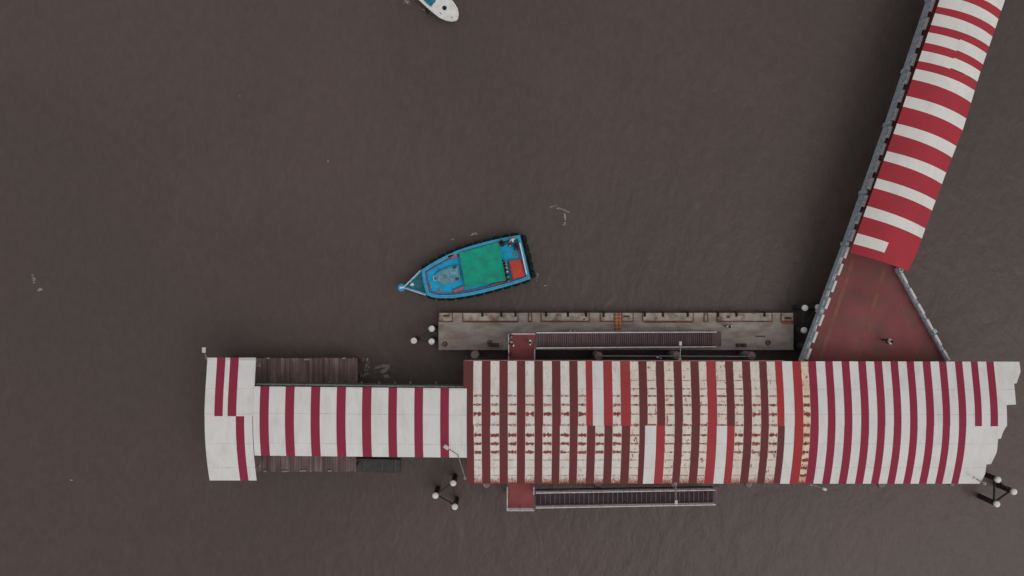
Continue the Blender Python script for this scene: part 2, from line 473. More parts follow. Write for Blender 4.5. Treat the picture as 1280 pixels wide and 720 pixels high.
lower = seq(582.8, [(592.6,'m'),(602,'a'),(613,'m'),(624,'a'),(635,'m'),(646,'a'),(656.5,'m'),(668,'a'),(678.5,'m'),(690,'a'),(700,'m'),(712,'a'),
 (722.3,'m'),(733.6,'a'),(744.3,'m'),(755.2,'a'),(766,'m'),(777,'a'),(788,'m'),(799,'b'),(806.5,'m'),(820,'w'),(831.3,'r'),(843,'b'),
 (853,'m'),(864.3,'b'),(875,'m'),(884,'b'),(896,'r'),(908.5,'w'),(918.5,'r'),(929.5,'c'),(940,'m'),(951,'c'),(961,'m'),(972,'c'),
 (981,'m'),(992.6,'w'),(1004.5,'o'),(1012.5,'h'),(1023.4,'c2'),(1034.3,'w'),(1044.4,'c2'),(1055,'w'),(1065.4,'c2'),(1075.9,'w'),(1086.3,'c2'),
 (1096.3,'w'),(1106.5,'c2'),(1116.9,'w'),(1126.8,'c2'),(1137.1,'w'),(1147,'c2'),(1157.4,'w'),(1167.5,'c2'),(1177.9,'w'),(1187.6,'c2'),
 (1198.2,'w'),(1207.7,'c2')])
# ragged open end of the long canopy
def edge_fn(pts):
    P = []
    for px, py in pts:
        Y = Yat(py); P.append((-Y, (px - 640) / F * (H - zofY(Y))))
    ys = [p[0] for p in P]; xs = [p[1] for p in P]
    return (lambda Y: float(np.interp(-Y, ys, xs)), [-y for y in ys])
ragU = edge_fn([(1274, 451.2), (1275.6, 463.8), (1270.6, 478.3), (1267.5, 478.7), (1269.8, 504.8), (1258, 505.4), (1258.6, 533)])
ragL = edge_fn([(1258.8, 531), (1253.8, 540), (1251, 548.3), (1247.5, 548.7), (1246, 565), (1238.8, 580), (1233, 580.6), (1231.3, 592.5), (1227.5, 600), (1224.5, 604.7)])
# slight rotation of the upper eave
shed = thing('striped_canopy', 'long wide vaulted canopy of maroon, crimson and rust-streaked white sheets over the main pier', 'canopy', (0, 0, 0))
S_ = [(Xr(a), Xr(b), k, YT, YR - 0.05) for a, b, k in upper]
S_.append((Xr(1247.4), Xr(1258), 'w', YT, YR - 0.05, ragU))
sk = lambda X: 0.05 - 0.0022 * X
build_roof('roof_sheeting', S_, shed, dz=0.012, skew=lambda X: -0.0017 * (X - 10))
S_ = [(Xr(a), Xr(b), k, YR, YB) for a, b, k in lower]
S_.append((Xr(1207.7), Xr(1250), 'w', YR, YB, ragL))
build_roof('roof_sheeting', S_, shed, dz=0.0)

def canopy_frame(parent, xs, ytop, ybot, deck=4.0, mid=True, inset=0.9, eave_x=None):
    """posts, cross trusses and purlins below a vaulted roof"""
    for X in xs:
        tr = MB()
        N_ = 10
        pts = [Vector((X, ytop + (ybot - ytop) * i / N_, zofY(ytop + (ybot - ytop) * i / N_) - 0.12)) for i in range(N_ + 1)]
        for a, b in zip(pts[:-1], pts[1:]): tr.beam(a, b, 0.08, 0.1)
        tr.build('rafter', m_steel, parent)
        for Y in (ytop - inset, ybot + inset):
            p = MB(); p.tube((X, Y, deck), (X, Y, zofY(Y) - 0.16), 0.08, n=10)
            p.box((X, Y, deck + 0.02), (0.3, 0.3, 0.04))
            p.build('post', m_steel, parent)
    nP = 6
    for i in range(nP + 1):
        Y = ytop + (ybot - ytop) * (0.03 + 0.94 * i / nP)
        pu = MB(); pu.beam((xs[0], Y, zofY(Y) - 0.075), (xs[-1], Y, zofY(Y) - 0.075), 0.06, 0.05)
        pu.build('purlin', m_steel, parent)
def lin(a, b, n): return [a + (b - a) * i / (n - 1) for i in range(n)]
canopy_frame(shed, lin(-3.8, 41.2, 13), YT, YB)
# eave trim of the old part
e = MB(); e.beam((-4.2, YT + 0.05, 6.5), (24, YT + 0.01, 6.5), 0.09, 0.08)
e.build('eave_trim', m_trim, shed)
e = MB(); e.beam((-4.25, YT + 0.0, 6.4), (-4.25, YR, 7.06), 0.05, 0.12)
e.build('end_trim', m_trim, shed)

# narrow covered walkway canopy
walk = thing('walkway_canopy', 'narrow white canopy with crimson stripes joining the end shelter to the long canopy', 'canopy')
nb = [(325,336),(356.8,367.8),(388.8,399.8),(421,432),(453,464),(485.5,496),(518,528.6),(550.5,561)]
sh = []; x = 316
yt_, yb_ = Yat(484.2), Yat(570.6)
skn = lambda X: -0.010 * (X + 13)
x = 317
for a, b in nb:
    sh.append((Xr(x), Xr(a), 'w', yt_, yb_)); sh.append((Xr(a), Xr(b), 'c2', yt_, yb_)); x = b
sh.append((Xr(x), Xr(583.2), 'w', yt_, yb_))
# white runs are made of several narrower sheets
fine = []
for s_ in sh:
    w_ = s_[1] - s_[0]
    if False:
        fine.append((s_[0], (s_[0] + s_[1]) / 2, 'w', *s_[3:])); fine.append(((s_[0] + s_[1]) / 2, s_[1], 'w', *s_[3:]))
    else: fine.append(s_)
build_roof('roof_sheeting', fine, walk, dz=0.07, skew=skn)
canopy_frame(walk, lin(-22, -4.9, 7), yt_ - 0.1, yb_ + 0.1, inset=0.5)

# end shelter
endc = thing('shelter_canopy', 'broad white canopy with three offset crimson stripes over the far left pier head', 'canopy')
YTe, YBe = Yat(451.2) + 0.29, Yat(600.6)
def Xe(px): return (px - 640) * PXR
ye = Yat(519.8)
sh = seq(256, [(268.2,'w'),(278.3,'c2'),(284.8,'w'),(295.2,'c2'),(317,'w')])
S_ = [(Xe(a), Xe(b), k, YTe, ye - 0.03) for a, b, k in sh]
build_roof('roof_sheeting', S_, endc, dz=0.012)
sh = seq(256.3, [(295.2,'w'),(305.3,'c2'),(315.5,'w')])
S_ = [(Xe(a), Xe(b), k, ye, YBe) for a, b, k in sh]
build_roof('roof_sheeting', S_, endc, dz=0.0)
canopy_frame(endc, lin(-26.3, -23.1, 3), YTe, YBe)

# ------------------------------------------------------------ decks of the pier
DZ = 4.0
m_reddeck = mat("red_deck", rgb(108, 60, 61, K), 0.85, 0.2, 0.3, rgb(92, 66, 62, K), 0.85, 0.7, bump=0.15, sharp=0.12)
m_redbright = mat("red_deck_bright", rgb(122, 62, 64, K), 0.85, 0.12, 0.6, rgb(106, 66, 64, K), 0.6, 2.5)
m_seam = mat("deck_seam", rgb(110, 68, 62, K), 0.9, 0.15, 1, rgb(100, 66, 62, K), 0.6, 2.5)
pier = thing('pier_platform', 'concrete pier deck on piles beneath the long maroon and crimson canopy', 'pier')
x0, x1 = -4.0, 41.0
yN, yS = W(0, 454, DZ).y, W(0, 598, DZ).y
mb = MB(); mb.prism([(x0, yN), (x1, yN), (x1, yS), (x0, yS)], DZ - 0.5, DZ); mb.build('deck', m_reddeck, pier)
def beams(parent, xs, ya, yb, zt=DZ - 0.5, piles=True, ny=3):
    for X in xs:
        b = MB(); b.box((X, (ya + yb) / 2, zt - 0.35), (0.7, abs(ya - yb) - 0.3, 0.7)); b.build('crossbeam', m_concdark, parent)
        for i in range(ny):
            Y = ya + (yb - ya) * (0.12 + 0.76 * i / (ny - 1))
            p = MB(); p.tube((X, Y, -3), (X, Y, zt - 0.7), 0.38, n=14); p.build('pile', m_piledark, parent)
beams(pier, lin(x0 + 1.2, x1 - 1.2, 9), yN, yS)
wpier = thing('walkway_pier', 'narrow concrete walkway under the narrow striped canopy', 'pier')
wy0, wy1 = W(0, 483.5, DZ).y, W(0, 566, DZ).y
mb = MB(); mb.prism([(-22.9, wy0 + 0.05), (-4.02, wy0 - 0.1), (-4.02, wy1), (-22.9, wy1)], DZ - 0.5, DZ - 0.01); mb.build('deck', m_conc, wpier)
beams(wpier, lin(-21, -6, 4), wy0, wy1, DZ - 0.51, ny=2)
# railing of the walkway (north side), pale teal with gaps
m_teal = mat("teal_rail_paint", rgb(140, 150, 148, K), 0.6, 0.15, 2, rgb(90, 94, 92, K), 0.7, 3)
def railing(parent, pts, z, h=1.0, step=1.5, mats=m_whitepaint, r=0.04, name='railing', mids=2, postr=0.045):
    m_ = MB()
    tot = 0
    for a, b in zip(pts[:-1], pts[1:]):
        a = Vector((a[0], a[1], a[2] if len(a) > 2 else z)); b = Vector((b[0], b[1], b[2] if len(b) > 2 else z))
        L_ = (b - a).length; n_ = max(1, round(L_ / step))
        for k in range(mids + 1):
            hh = Vector((0, 0, h * (k + 1) / (mids + 1)))
            m_.tube(a + hh, b + hh, r if k == mids else r * 0.7, n=8)
        for i in range(n_ + 1):
            p = a.lerp(b, i / n_); m_.tube(p, p + Vector((0, 0, h)), postr, n=8)
    return m_.build(name, mats, parent)
wr0 = W(319, 480.6, DZ + 1); wr1 = W(579.5, 484.0, DZ + 1)
railing(wpier, [(wr0.x, wr0.y - 0.02), (wr1.x, wr1.y - 0.02)], DZ, 1.0, 1.55, m_teal, r=0.05)
k_ = MB(); k_.beam((wr0.x, wr0.y + 0.0, DZ - 0.1), (wr1.x, wr1.y + 0.0, DZ - 0.1), 0.16, 0.3); k_.build('kerb', m_concdark, wpier)
for px in (372, 390, 411, 452, 474, 494, 513, 545):
    b = MB(); p = W(px, 478.3, 3.6); b.box((p.x, p.y, 3.6), (0.14, 0.18, 0.18), bev=0.03); b.box((p.x, p.y - 0.35, 3.55), (0.1, 0.5, 0.1)); b.build('bracket', m_steel, wpier)

# far pier head: two lower timber landings reach out from below the shelter
def plank_mat():
    m = mat("weathered_planks", rgb(90, 74, 72, K), 0.85, 0.25, 0.8, rgb(112, 98, 94, K), 0.6, 1.6, stretch=(1, 0.25, 1), sharp=0.1)
    nt = m.node_tree; N = nt.nodes; L = nt.links; b = N["Principled BSDF"]
    src = b.inputs['Base Color'].links[0].from_socket
    geo = N.new("ShaderNodeNewGeometry"); sp = N.new("ShaderNodeSeparateXYZ"); L.new(geo.outputs['Position'], sp.inputs[0])
    mu = N.new("ShaderNodeMath"); mu.operation = 'MULTIPLY'; mu.inputs[1].default_value = 4.2; L.new(sp.outputs[0], mu.inputs[0])
    fl = N.new("ShaderNodeMath"); fl.operation = 'FLOOR'; L.new(mu.outputs[0], fl.inputs[0])
    wn_ = N.new("ShaderNodeTexWhiteNoise"); wn_.noise_dimensions = '1D'; L.new(fl.outputs[0], wn_.inputs['W'])
    mr = N.new("ShaderNodeMapRange"); mr.inputs[3].default_value = 0.7; mr.inputs[4].default_value = 1.35; L.new(wn_.outputs[0], mr.inputs[0])
    vm = N.new("ShaderNodeVectorMath"); vm.operation = 'SCALE'; L.new(src, vm.inputs[0]); L.new(mr.outputs[0], vm.inputs['Scale'])
    L.new(vm.outputs[0], b.inputs['Base Color'])
    return m
m_plank = plank_mat()
head = thing('landing_stage', 'low weathered plank landing stage under and beside the white end shelter', 'landing stage')
def plank_deck(xa, xb, ya, yb, z, name='plank_deck'):
    m_ = MB(); n_ = int(abs(xb - xa) / 0.238)
    for i in range(n_):
        X = xa + (xb - xa) * (i + 0.5) / n_
        j = random.uniform(-.05, .05)
        m_.box((X, (ya + yb) / 2 + j, z - 0.04 + random.uniform(-.008, .008)), (abs(xb - xa) / n_ - 0.02, abs(yb - ya), 0.07))
    return m_.build(name, m_plank, head)
pz = 2.7
a = W(262, 447.5, pz); b = W(447, 485, pz); plank_deck(a.x + 0.3, b.x, a.y, wy0 + 0.1, pz)
c = W(262, 566, pz); d = W(445, 589.5, pz); plank_deck(a.x + 0.3, d.x, wy1 - 0.06, d.y, pz)
mb = MB(); mb.prism([(-26.2, YTe - 0.6), (-23.9, YTe - 0.6), (-23.9, YBe + 0.9), (-26.2, YBe + 0.9)], DZ - 0.5, DZ); mb.build('deck', m_conc, head)
for (ya, yb) in ((a.y, wy0), (wy1, d.y)):
    for k in range(3):
        Y = ya + (yb - ya) * (0.1 + 0.4 * k)
        bm_ = MB(); bm_.box(((a.x + b.x) / 2 + 0.1, Y, pz - 0.25), (abs(a.x - b.x) - 0.4, 0.25, 0.3)); bm_.build('joist', m_concdark, head)
for X in lin(a.x + 1, b.x - 0.6, 5):
    for Y in (a.y - 0.4, wy0 + 0.5, wy1 - 0.4, d.y + 0.35):
        p = MB(); p.tube((X, Y, -3), (X, Y, pz - 0.4), 0.28, n=12); p.build('pile', m_piledark, head)
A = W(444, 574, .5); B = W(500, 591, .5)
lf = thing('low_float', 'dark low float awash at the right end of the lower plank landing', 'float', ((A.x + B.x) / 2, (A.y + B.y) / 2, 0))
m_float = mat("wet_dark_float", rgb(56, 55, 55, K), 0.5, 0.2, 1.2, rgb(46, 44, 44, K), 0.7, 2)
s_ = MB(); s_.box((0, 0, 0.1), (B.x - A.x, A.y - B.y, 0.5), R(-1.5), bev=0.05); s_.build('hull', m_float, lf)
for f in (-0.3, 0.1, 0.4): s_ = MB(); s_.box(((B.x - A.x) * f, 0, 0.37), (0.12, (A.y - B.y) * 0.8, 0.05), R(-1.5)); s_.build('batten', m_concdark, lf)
# light fittings at the edges of the landings
for (px, py, l) in ((313, 447.6, 10), (383, 449.5, 7), (335, 448, 4), (356, 589, 9), (331, 589, 4), (378, 588.5, 9), (412, 588.5, 5), (430, 448, 5)):
    p = W(px, py, pz + 0.1); b_ = MB(); b_.box((p.x, p.y, pz + 0.06), (l * 0.07, 0.16, 0.12), bev=0.03)
    b_.build('edge_fitting', m_steel, head)

# ------------------------------------------------------------ bridge (approach jetty)
bridge = thing('approach_bridge', 'red decked approach bridge widening to meet the long canopy, pale parapets either side', 'bridge')
# deck outline, photo rows measured at deck level
Lp = [W(1183.5, -160, DZ), W(1163, 0, DZ), W(1110, 157, DZ), W(1057, 306, DZ), W(1002.5, 452, DZ)]
Lp[0] = Lp[1] + (Lp[1] - Lp[2]) * 1.0
Rp = [None, W(1232, 0, DZ), W(1176, 165, DZ), W(1118.5, 338, DZ), W(1181.5, 453, DZ)]
Rp[0] = Rp[1] + (Rp[1] - Rp[2]) * 1.0
pts = [(p.x, p.y) for p in Lp] + [(p.x, p.y) for p in reversed(Rp)]
mb = MB()
for i in range(len(Lp) - 1):
    q = [Lp[i], Lp[i + 1], Rp[i + 1], Rp[i]]
    v_ = [(p.x, p.y, DZ) for p in q] + [(p.x, p.y, DZ - 0.5) for p in q]
    fs = [[0, 1, 2, 3], [7, 6, 5, 4], [0, 4, 5, 1], [2, 6, 7, 3]]
    if i == 0: fs.append([0, 3, 7, 4])
    if i == len(Lp) - 2: fs.append([1, 5, 6, 2])
    mb.poly(v_, fs)
mb.build('deck', m_reddeck, bridge)
# paler expansion seams on the red deck
for (pa, pb) in (((1067, 322), (1024.5, 452)), ((1106, 335), (1070, 452))):
    A = W(*pa, DZ); B = W(*pb, DZ); s_ = MB(); s_.beam((A.x, A.y, DZ + 0.004), (B.x, B.y, DZ + 0.004), 0.34, 0.012)
    s_.build('deck_joint', m_seam, bridge)
A = W(1123, 372, DZ); B = W(1150, 452, DZ); s_ = MB(); s_.beam((A.x, A.y, DZ + 0.003), (B.x, B.y, DZ + 0.003), 0.16, 0.01); s_.build('deck_joint', m_seam, bridge)
# parapets: pale kerb wall + white coping segments on posts
def parapet(P, side, name):
    out = MB()
    seg = []
    for a, b in zip(P[:-1], P[1:]):
        a = Vector((a.x, a.y, DZ)); b = Vector((b.x, b.y, DZ))
        d = (b - a).normalized(); nrm = Vector((-d.y, d.x, 0)) * side
        seg.append((a, b, d, nrm))
        out.beam(a + nrm * 0.12 + Vector((0, 0, -0.02)), b + nrm * 0.12 + Vector((0, 0, -0.02)), 0.2, 0.75)
        out.beam(a + nrm * 0.12 + Vector((0, 0, 0.62)), b + nrm * 0.12 + Vector((0, 0, 0.62)), 0.12, 0.1)
    par = out.build(name, m_pale, bridge)
    for a, b, d, nrm in seg:
        L_ = (b - a).length; n_ = max(1, round(L_ / 1.66))
        for i in range(n_):
            c = a + d * (i + 0.5) * L_ / n_
            ang = math.atan2(d.y, d.x) + random.uniform(-.015, .015)
            k = MB()
            k.box(tuple(c + nrm * 0.02 + Vector((0, 0, 0.93))), (L_ / n_ * 0.66, 0.22, 0.14), ang, bev=0.02)
            for s2 in (-1, 1):
                k.box(tuple(c + d * s2 * L_ / n_ * 0.24 + nrm * 0.06 + Vector((0, 0, 0.6))), (0.16, 0.16, 0.56), ang)
            k.build('coping', m_whitepaint, par)
        for i in range(0, n_ + 1, 4):
            c = a + d * i * L_ / n_
            k = MB(); k.box(tuple(c + nrm * 0.2 + Vector((0, 0, 0.28))), (0.34, 0.34, 1.2), math.atan2(d.y, d.x), bev=0.04)
            k.build('pier_block', m_pale, par)
parapet(Lp, -1, 'parapet')
parapet([Rp[3], Rp[4]], 1, 'parapet')
parapet([Rp[0], Rp[1], Rp[2], Rp[3]], 1, 'parapet')
for i in range(9):
    t = i / 8
    a = Lp[3].lerp(Lp[0], t); b = Rp[3].lerp(Rp[0], t)
    bm_ = MB(); bm_.beam((a.x + 0.2, a.y, DZ - 0.85), (b.x - 0.2, b.y, DZ - 0.85), 0.7, 0.7); bm_.build('crossbeam', m_concdark, bridge)
    for f in (0.38, 0.85):
        q = a.lerp(b, f); p = MB(); p.tube((q.x, q.y, -3), (q.x, q.y, DZ - 1.2), 0.38, n=14); p.build('pile', m_piledark, bridge)
for (px, py) in ((1015, 435), (1090, 435), (1160, 435), (1040, 380), (1120, 385)):
    q = W(px, py, DZ); p = MB(); p.tube((q.x, q.y, -3), (q.x, q.y, DZ - 0.5), 0.38, n=14); p.build('pile', m_piledark, bridge)

# bridge canopy
bcan = thing('bridge_canopy', 'red canopy with white cross stripes over the diagonal approach bridge', 'canopy')
ly = [-196,-187.5,-175,-165.5,-152,-143,-130,-121,-107,-98,-84,-75,-61,-51,-38,-28.5,-14.5,-5.5, 8.2,16.7,31,40.4,53,63.3,76,86.2,99,120,133,154.5,167,189,200.6,223,234.8,257.5,270.3,291.6,304.7,315.8]
ry = [-168,-158,-147,-137,-124,-114,-102,-92,-79,-69,-57,-46,-33.5,-23,-10,0.5,13.5,24, 35.5,46,58,68.4,81.7,91,103,113.5,128.4,148.4,162.7,183,197,216,230,250.8,263,285.8,298,318,329,339]
def lx(y): return float(np.interp(y, [-200, 0, 157.8, 315.8], [1243.5, 1174.4, 1120, 1062.7]))
def rx(y): return float(np.interp(y, [-170, 2.2, 93, 160, 216.4, 285.8, 318, 339], [1311.3, 1255.5, 1224.5, 1204.4, 1182.5, 1156.6, 1145.5, 1134.8]))
ZL, ZRr = 6.5, 6.35
bax = (0.333, 0.943)
MATS_b = {
 'br': sheet_mat("roof_bridge_red", rgb(146, 47, 56, K), base_mix=0.45, dirt=rgb(122, 52, 58, K), tint2=rgb(136, 45, 54, K), ax=bax, seam=False, joint=0.05),
 'bw': sheet_mat("roof_bridge_white", rgb(194, 191, 187, K), base_mix=0.14, dirt=rgb(140, 132, 128, K), ax=bax, seam=False, joint=0.2),
}
def bz(t): return ZL + (ZRr - ZL) * t + 0.68 * (1 - (2 * t - 1) ** 2)
rf = {0: MB(), 1: MB()}
uvb = {0: [], 1: []}
for i in range(len(ly) - 1):
    red = (i % 2 == 0)
    A0 = W(lx(ly[i]), ly[i], ZL); A1 = W(lx(ly[i + 1]), ly[i + 1], ZL)
    B0 = W(rx(ry[i]), ry[i], ZRr); B1 = W(rx(ry[i + 1]), ry[i + 1], ZRr)
    if i == 0: continue
    last = i >= len(ly) - 3
    jog = (-0.09 if i in (20, 21, 22, 23) else 0.0)
    ax3 = (A1 - A0).normalized()
    for half, (t0, t1) in enumerate(((0.0, 0.47), (0.47, 1.0))):
        isred = red
        if i == len(ly) - 3: isred = False   # white half stripe
        if i == len(ly) - 2: isred = True
        if i == len(ly) - 3 and half == 1: isred = True
        if i == len(ly) - 4: isred = True
        n_ = 14; vs = []
        off = 0.003 * (i % 2)
        for k in range(n_ + 1):
            t = t0 + (t1 - t0) * k / n_
            for c in range(4):
                f = -0.01 + 1.02 * c / 3
                L0 = A0.lerp(A1, f); R0 = B0.lerp(B1, f)
                p = L0.lerp(R0, t)
                p.z = bz(t) + off
                p += ax3 * (jog if half else 0)
                vs.append(tuple(p)); uvb[half].append((-1 + 2 * c / 3, t * 9))
        fs = [[k * 4 + c, k * 4 + c + 1, (k + 1) * 4 + c + 1, (k + 1) * 4 + c] for k in range(n_) for c in range(3)]
        rf[half].poly(vs, fs, 0 if isred else 1)
for half in (0, 1):
    me = bpy.data.meshes.new('roof_sheeting'); me.from_pydata(rf[half].v, [], rf[half].f)
    me.materials.append(MATS_b['br']); me.materials.append(MATS_b['bw'])
    me.polygons.foreach_set('material_index', rf[half].mi)
    me.polygons.foreach_set('use_smooth', [False] * len(me.polygons))
    ul = me.uv_layers.new(name="UVMap")
    for lp in me.loops: ul.data[lp.index].uv = uvb[half][lp.vertex_index]
    me.update()
    if me.polygons[0].normal.z < 0: me.flip_normals()
    o = link('roof_sheeting', me, bcan); sol = o.modifiers.new("thickness", 'SOLIDIFY'); sol.thickness = 0.03; sol.offset = -1
for k in range(3, len(ly) - 1, 4):
    a = W(lx(ly[k]), ly[k], ZL); b = W(rx(ry[k]), ry[k], ZRr)
    r_ = MB(); pp = []
    for i in range(9):
        t = i / 8; p = a.lerp(b, t); p.z = bz(t) - 0.12; pp.append(p)
    for p, q in zip(pp[:-1], pp[1:]): r_.beam(p, q, 0.08, 0.1)
    r_.build('rafter', m_steel, bcan)
    for t in (0.13, 0.87):
        p = a.lerp(b, t); r_ = MB(); r_.tube((p.x, p.y, DZ), (p.x, p.y, bz(t) - 0.16), 0.08, n=10); r_.build('post', m_steel, bcan)

# ------------------------------------------------------------ pontoon
PZ = 1.15
pont = thing('pontoon', 'long rust-stained grey landing pontoon moored along the north side of the pier', 'pontoon')
m_pont = mat("pontoon_deck", rgb(136, 129, 124, K), 0.85, 0.22, 0.5, rgb(112, 94, 85, K), 0.8, 1.1, bump=0.3, bump_scale=6, stretch=(0.6, 1.4, 1), sharp=0.14)
m_rust = mat("rust_brown", rgb(88, 60, 54, K), 0.9, 0.25, 2, rgb(110, 72, 52, K), 0.6, 4)
m_panel = mat("pontoon_panel", rgb(138, 132, 126, K), 0.85, 0.28, 1.2, rgb(104, 80, 68, K), 0.8, 1.8, bump=0.3, sharp=0.1)
pa = W(548, 391, PZ); pb = W(992, 437.5, PZ)
mb = MB(); mb.box(((pa.x + pb.x) / 2, (pa.y + pb.y) / 2, 0.28), (pb.x - pa.x - 0.1, pa.y - pb.y - 0.1, 1.6)); mb.build('hull', m_concdark, pont)
mb = MB(); mb.box(((pa.x + pb.x) / 2, (pa.y + pb.y) / 2, PZ - 0.035), (pb.x - pa.x, pa.y - pb.y, 0.07), bev=0.02); mb.build('deck', m_pont, pont)
segs = [(549, 565), (579, 647), (661, 664), (677, 736), (751, 767), (777.5, 791), (804, 866), (881, 884), (897, 964.5), (977, 991.5)]
for (u0, u1) in segs:
    A = W(u0, 391.3, PZ + 0.1); B = W(u1, 401.0, PZ + 0.1)
    s_ = MB(); s_.box(((A.x + B.x) / 2, (A.y + B.y) / 2, PZ + 0.05), (B.x - A.x, A.y - B.y, 0.1), bev=0.03); o = s_.build('edge_panel', m_panel, pont)
    s_ = MB(); s_.box(((A.x + B.x) / 2, B.y - 0.05, PZ + 0.045), (B.x - A.x + 0.16, 0.1, 0.09)); s_.box((A.x - 0.04, (A.y + B.y) / 2, PZ + 0.045), (0.08, A.y - B.y, 0.09)); s_.box((B.x + 0.04, (A.y + B.y) / 2, PZ + 0.045), (0.08, A.y - B.y, 0.09))
    s_.build('rusty_rim', m_rust, o)
for px in (603, 626.5, 644.5, 682.6, 710, 732.6, 754.5, 806, 828.7, 859.7, 898, 920.6, 955.8):
    p = W(px, 393.0, PZ + 0.14); s_ = MB(); s_.box((p.x, p.y + 0.02, PZ - 0.25), (0.22, 0.5, 0.8), bev=0.04); s_.build('fender', m_black, pont)
m_dirtybrown = mat("brown_slot", rgb(74, 58, 42, K), 0.9, 0.3, 3)
for (u0, u1, v0, v1) in ((554, 562, 393.5, 396), (779, 787, 394.3, 396.6), (980.5, 989, 396.3, 398.8), (729, 731, 398, 400), (908, 912, 394.5, 397.5)):
    A = W(u0, v0, PZ + 0.1); B = W(u1, v1, PZ + 0.1); s_ = MB(); s_.box(((A.x + B.x) / 2, (A.y + B.y) / 2, PZ + 0.115), (B.x - A.x, A.y - B.y, 0.03)); s_.build('drain_slot', m_dirtybrown, pont)
# orange chequer strip
def check_mat():
    m = bpy.data.materials.new("orange_chequer"); m.use_nodes = True; nt = m.node_tree
    ck = nt.nodes.new("ShaderNodeTexChecker"); ck.inputs['Scale'].default_value = 4.2
    g = nt.nodes.new("ShaderNodeNewGeometry"); mp = nt.nodes.new("ShaderNodeMapping"); mp.inputs['Rotation'].default_value = (0, 0, R(45)); mp.inputs['Location'].default_value = (0, 0, 0.05)
    nt.links.new(g.outputs['Position'], mp.inputs[0]); nt.links.new(mp.outputs[0], ck.inputs[0])
    ck.inputs[1].default_value = (*rgb(156, 98, 62, K), 1); ck.inputs[2].default_value = (*rgb(104, 72, 58, K), 1)
    nt.links.new(ck.outputs[0], nt.nodes["Principled BSDF"].inputs['Base Color']); nt.nodes["Principled BSDF"].inputs['Roughness'].default_value = 0.8
    return m
A = W(767.8, 391.6, PZ + 0.1); B = W(776.6, 414.5, PZ + 0.1)
s_ = MB(); s_.box(((A.x + B.x) / 2, (A.y + B.y) / 2 + 0.0, PZ + 0.06), (B.x - A.x, A.y - B.y, 0.12), bev=0.01); s_.build('chequered_ramp', check_mat(), pont)
m_orust = mat("orange_rust", rgb(138, 96, 62, K), 0.9, 0.25, 2, rgb(112, 76, 58, K), 0.8, 3)
for (u0, u1, v0, v1, m_) in ((976.5, 992, 402.5, 405.5, m_orust), (944, 957, 419.5, 421.2, m_rust), (578, 648, 401.8, 403.0, m_rust), (806, 866, 402.4, 403.4, m_rust)):
    A = W(u0, v0, PZ); B = W(u1, v1, PZ); s_ = MB(); s_.box(((A.x + B.x) / 2 - 0.01, (A.y + B.y) / 2, PZ + 0.006), (B.x - A.x - 0.05, A.y - B.y, 0.02)); s_.build('rust_strip', m_, pont)
def bitts(px, py):
    p = W(px, py, PZ); s_ = MB(); s_.box((p.x, p.y, PZ + 0.04), (0.95, 0.34, 0.08), bev=0.02)
    for dx in (-0.3, 0.3): s_.lathe((p.x + dx, p.y, PZ + 0.08), [(0.1, 0), (0.1, 0.35), (0.15, 0.38), (0.15, 0.44), (0.05, 0.47)], 14)
    s_.build('mooring_bitts', mat("iron_dark", rgb(62, 52, 50, K), 0.7, 0.2, 4), pont)
for q in ((926, 431.5), (617, 431)): bitts(*q)
# mooring chain / rope coils
for q in ((612, 428), (556, 430), (960, 428)):
    p = W(q[0], q[1], PZ); s_ = MB()
    for k in range(4): s_.torus((p.x + random.uniform(-.03, .03), p.y, PZ + 0.04 + 0.05 * k), (0, 0, 1), 0.22 - 0.02 * k, 0.03, 14, 6)
    s_.build('rope_coil', m_rust, pont)
# hatch covers
for q in ((703, 409), (835, 409), (575, 425)):
    p = W(q[0], q[1], PZ); s_ = MB(); s_.box((p.x, p.y, PZ + 0.03), (0.7, 0.5, 0.06), bev=0.02); s_.box((p.x, p.y, PZ + 0.075), (0.2, 0.04, 0.03)); s_.build('hatch_cover', m_pont, pont)

# ------------------------------------------------------------ landings and gangways
def landing(px0, px1, py0, py1, label, side):
    A = W(px0, py0, DZ); B = W(px1, py1, DZ)
    t = thing('red_landing', label, 'landing', ((A.x + B.x) / 2, (A.y + B.y) / 2, 0), 0, 'red landings at the heads of the gangways')
    w, h = (B.x - A.x), (A.y - B.y)
    s_ = MB(); s_.box((0, 0, DZ - 0.12), (w, h, 0.24), bev=0.015); s_.build('deck', m_redbright, t)
    s_ = MB()
    for sx in (-1, 1):
        for sy in (-1, 1): s_.tube((sx * (w / 2 - 0.3), sy * (h / 2 - 0.3), -2), (sx * (w / 2 - 0.3), sy * (h / 2 - 0.3), DZ - 0.24), 0.15)
    s_.build('support_piles', m_piledark, t)
    out = h / 2 * side
    railing(t, [(-w / 2 + 0.04, -out + side * 0.2, DZ), (-w / 2 + 0.04, out - side * 0.04, DZ), (w / 2 - 0.04, out - side * 0.04, DZ)], DZ, 1.0, 1.1, m_whitepaint, r=0.045)
    gy = out - side * 1.42
    railing(t, [(w / 2 - 0.04, -out + side * 0.2, DZ), (w / 2 - 0.04, gy - side * 0.1, DZ)], DZ, 1.0, 1.0, m_whitepaint, r=0.04)
    return t
landing(635.3, 668.5, 416.2, 452, 'red square landing at the head of the gangway above the pontoon, people standing on it', 1)
landing(633.5, 667.5, 603, 635, 'empty red square landing south of the canopy at the head of the lower gangway', -1)
m_gang = mat("gangway_tread", rgb(88, 74, 76, K), 0.85, 0.2, 1.5, rgb(104, 84, 84, K), 0.7, 2.2, stretch=(2, 0.3, 1))
m_gangd = mat("gangway_dark", rgb(50, 40, 44, K), 0.85, 0.2, 1.5, rgb(64, 48, 52, K), 0.7, 2.2)
m_slat = mat("gangway_slat", rgb(94, 84, 84, K), 0.7, 0.2, 2)
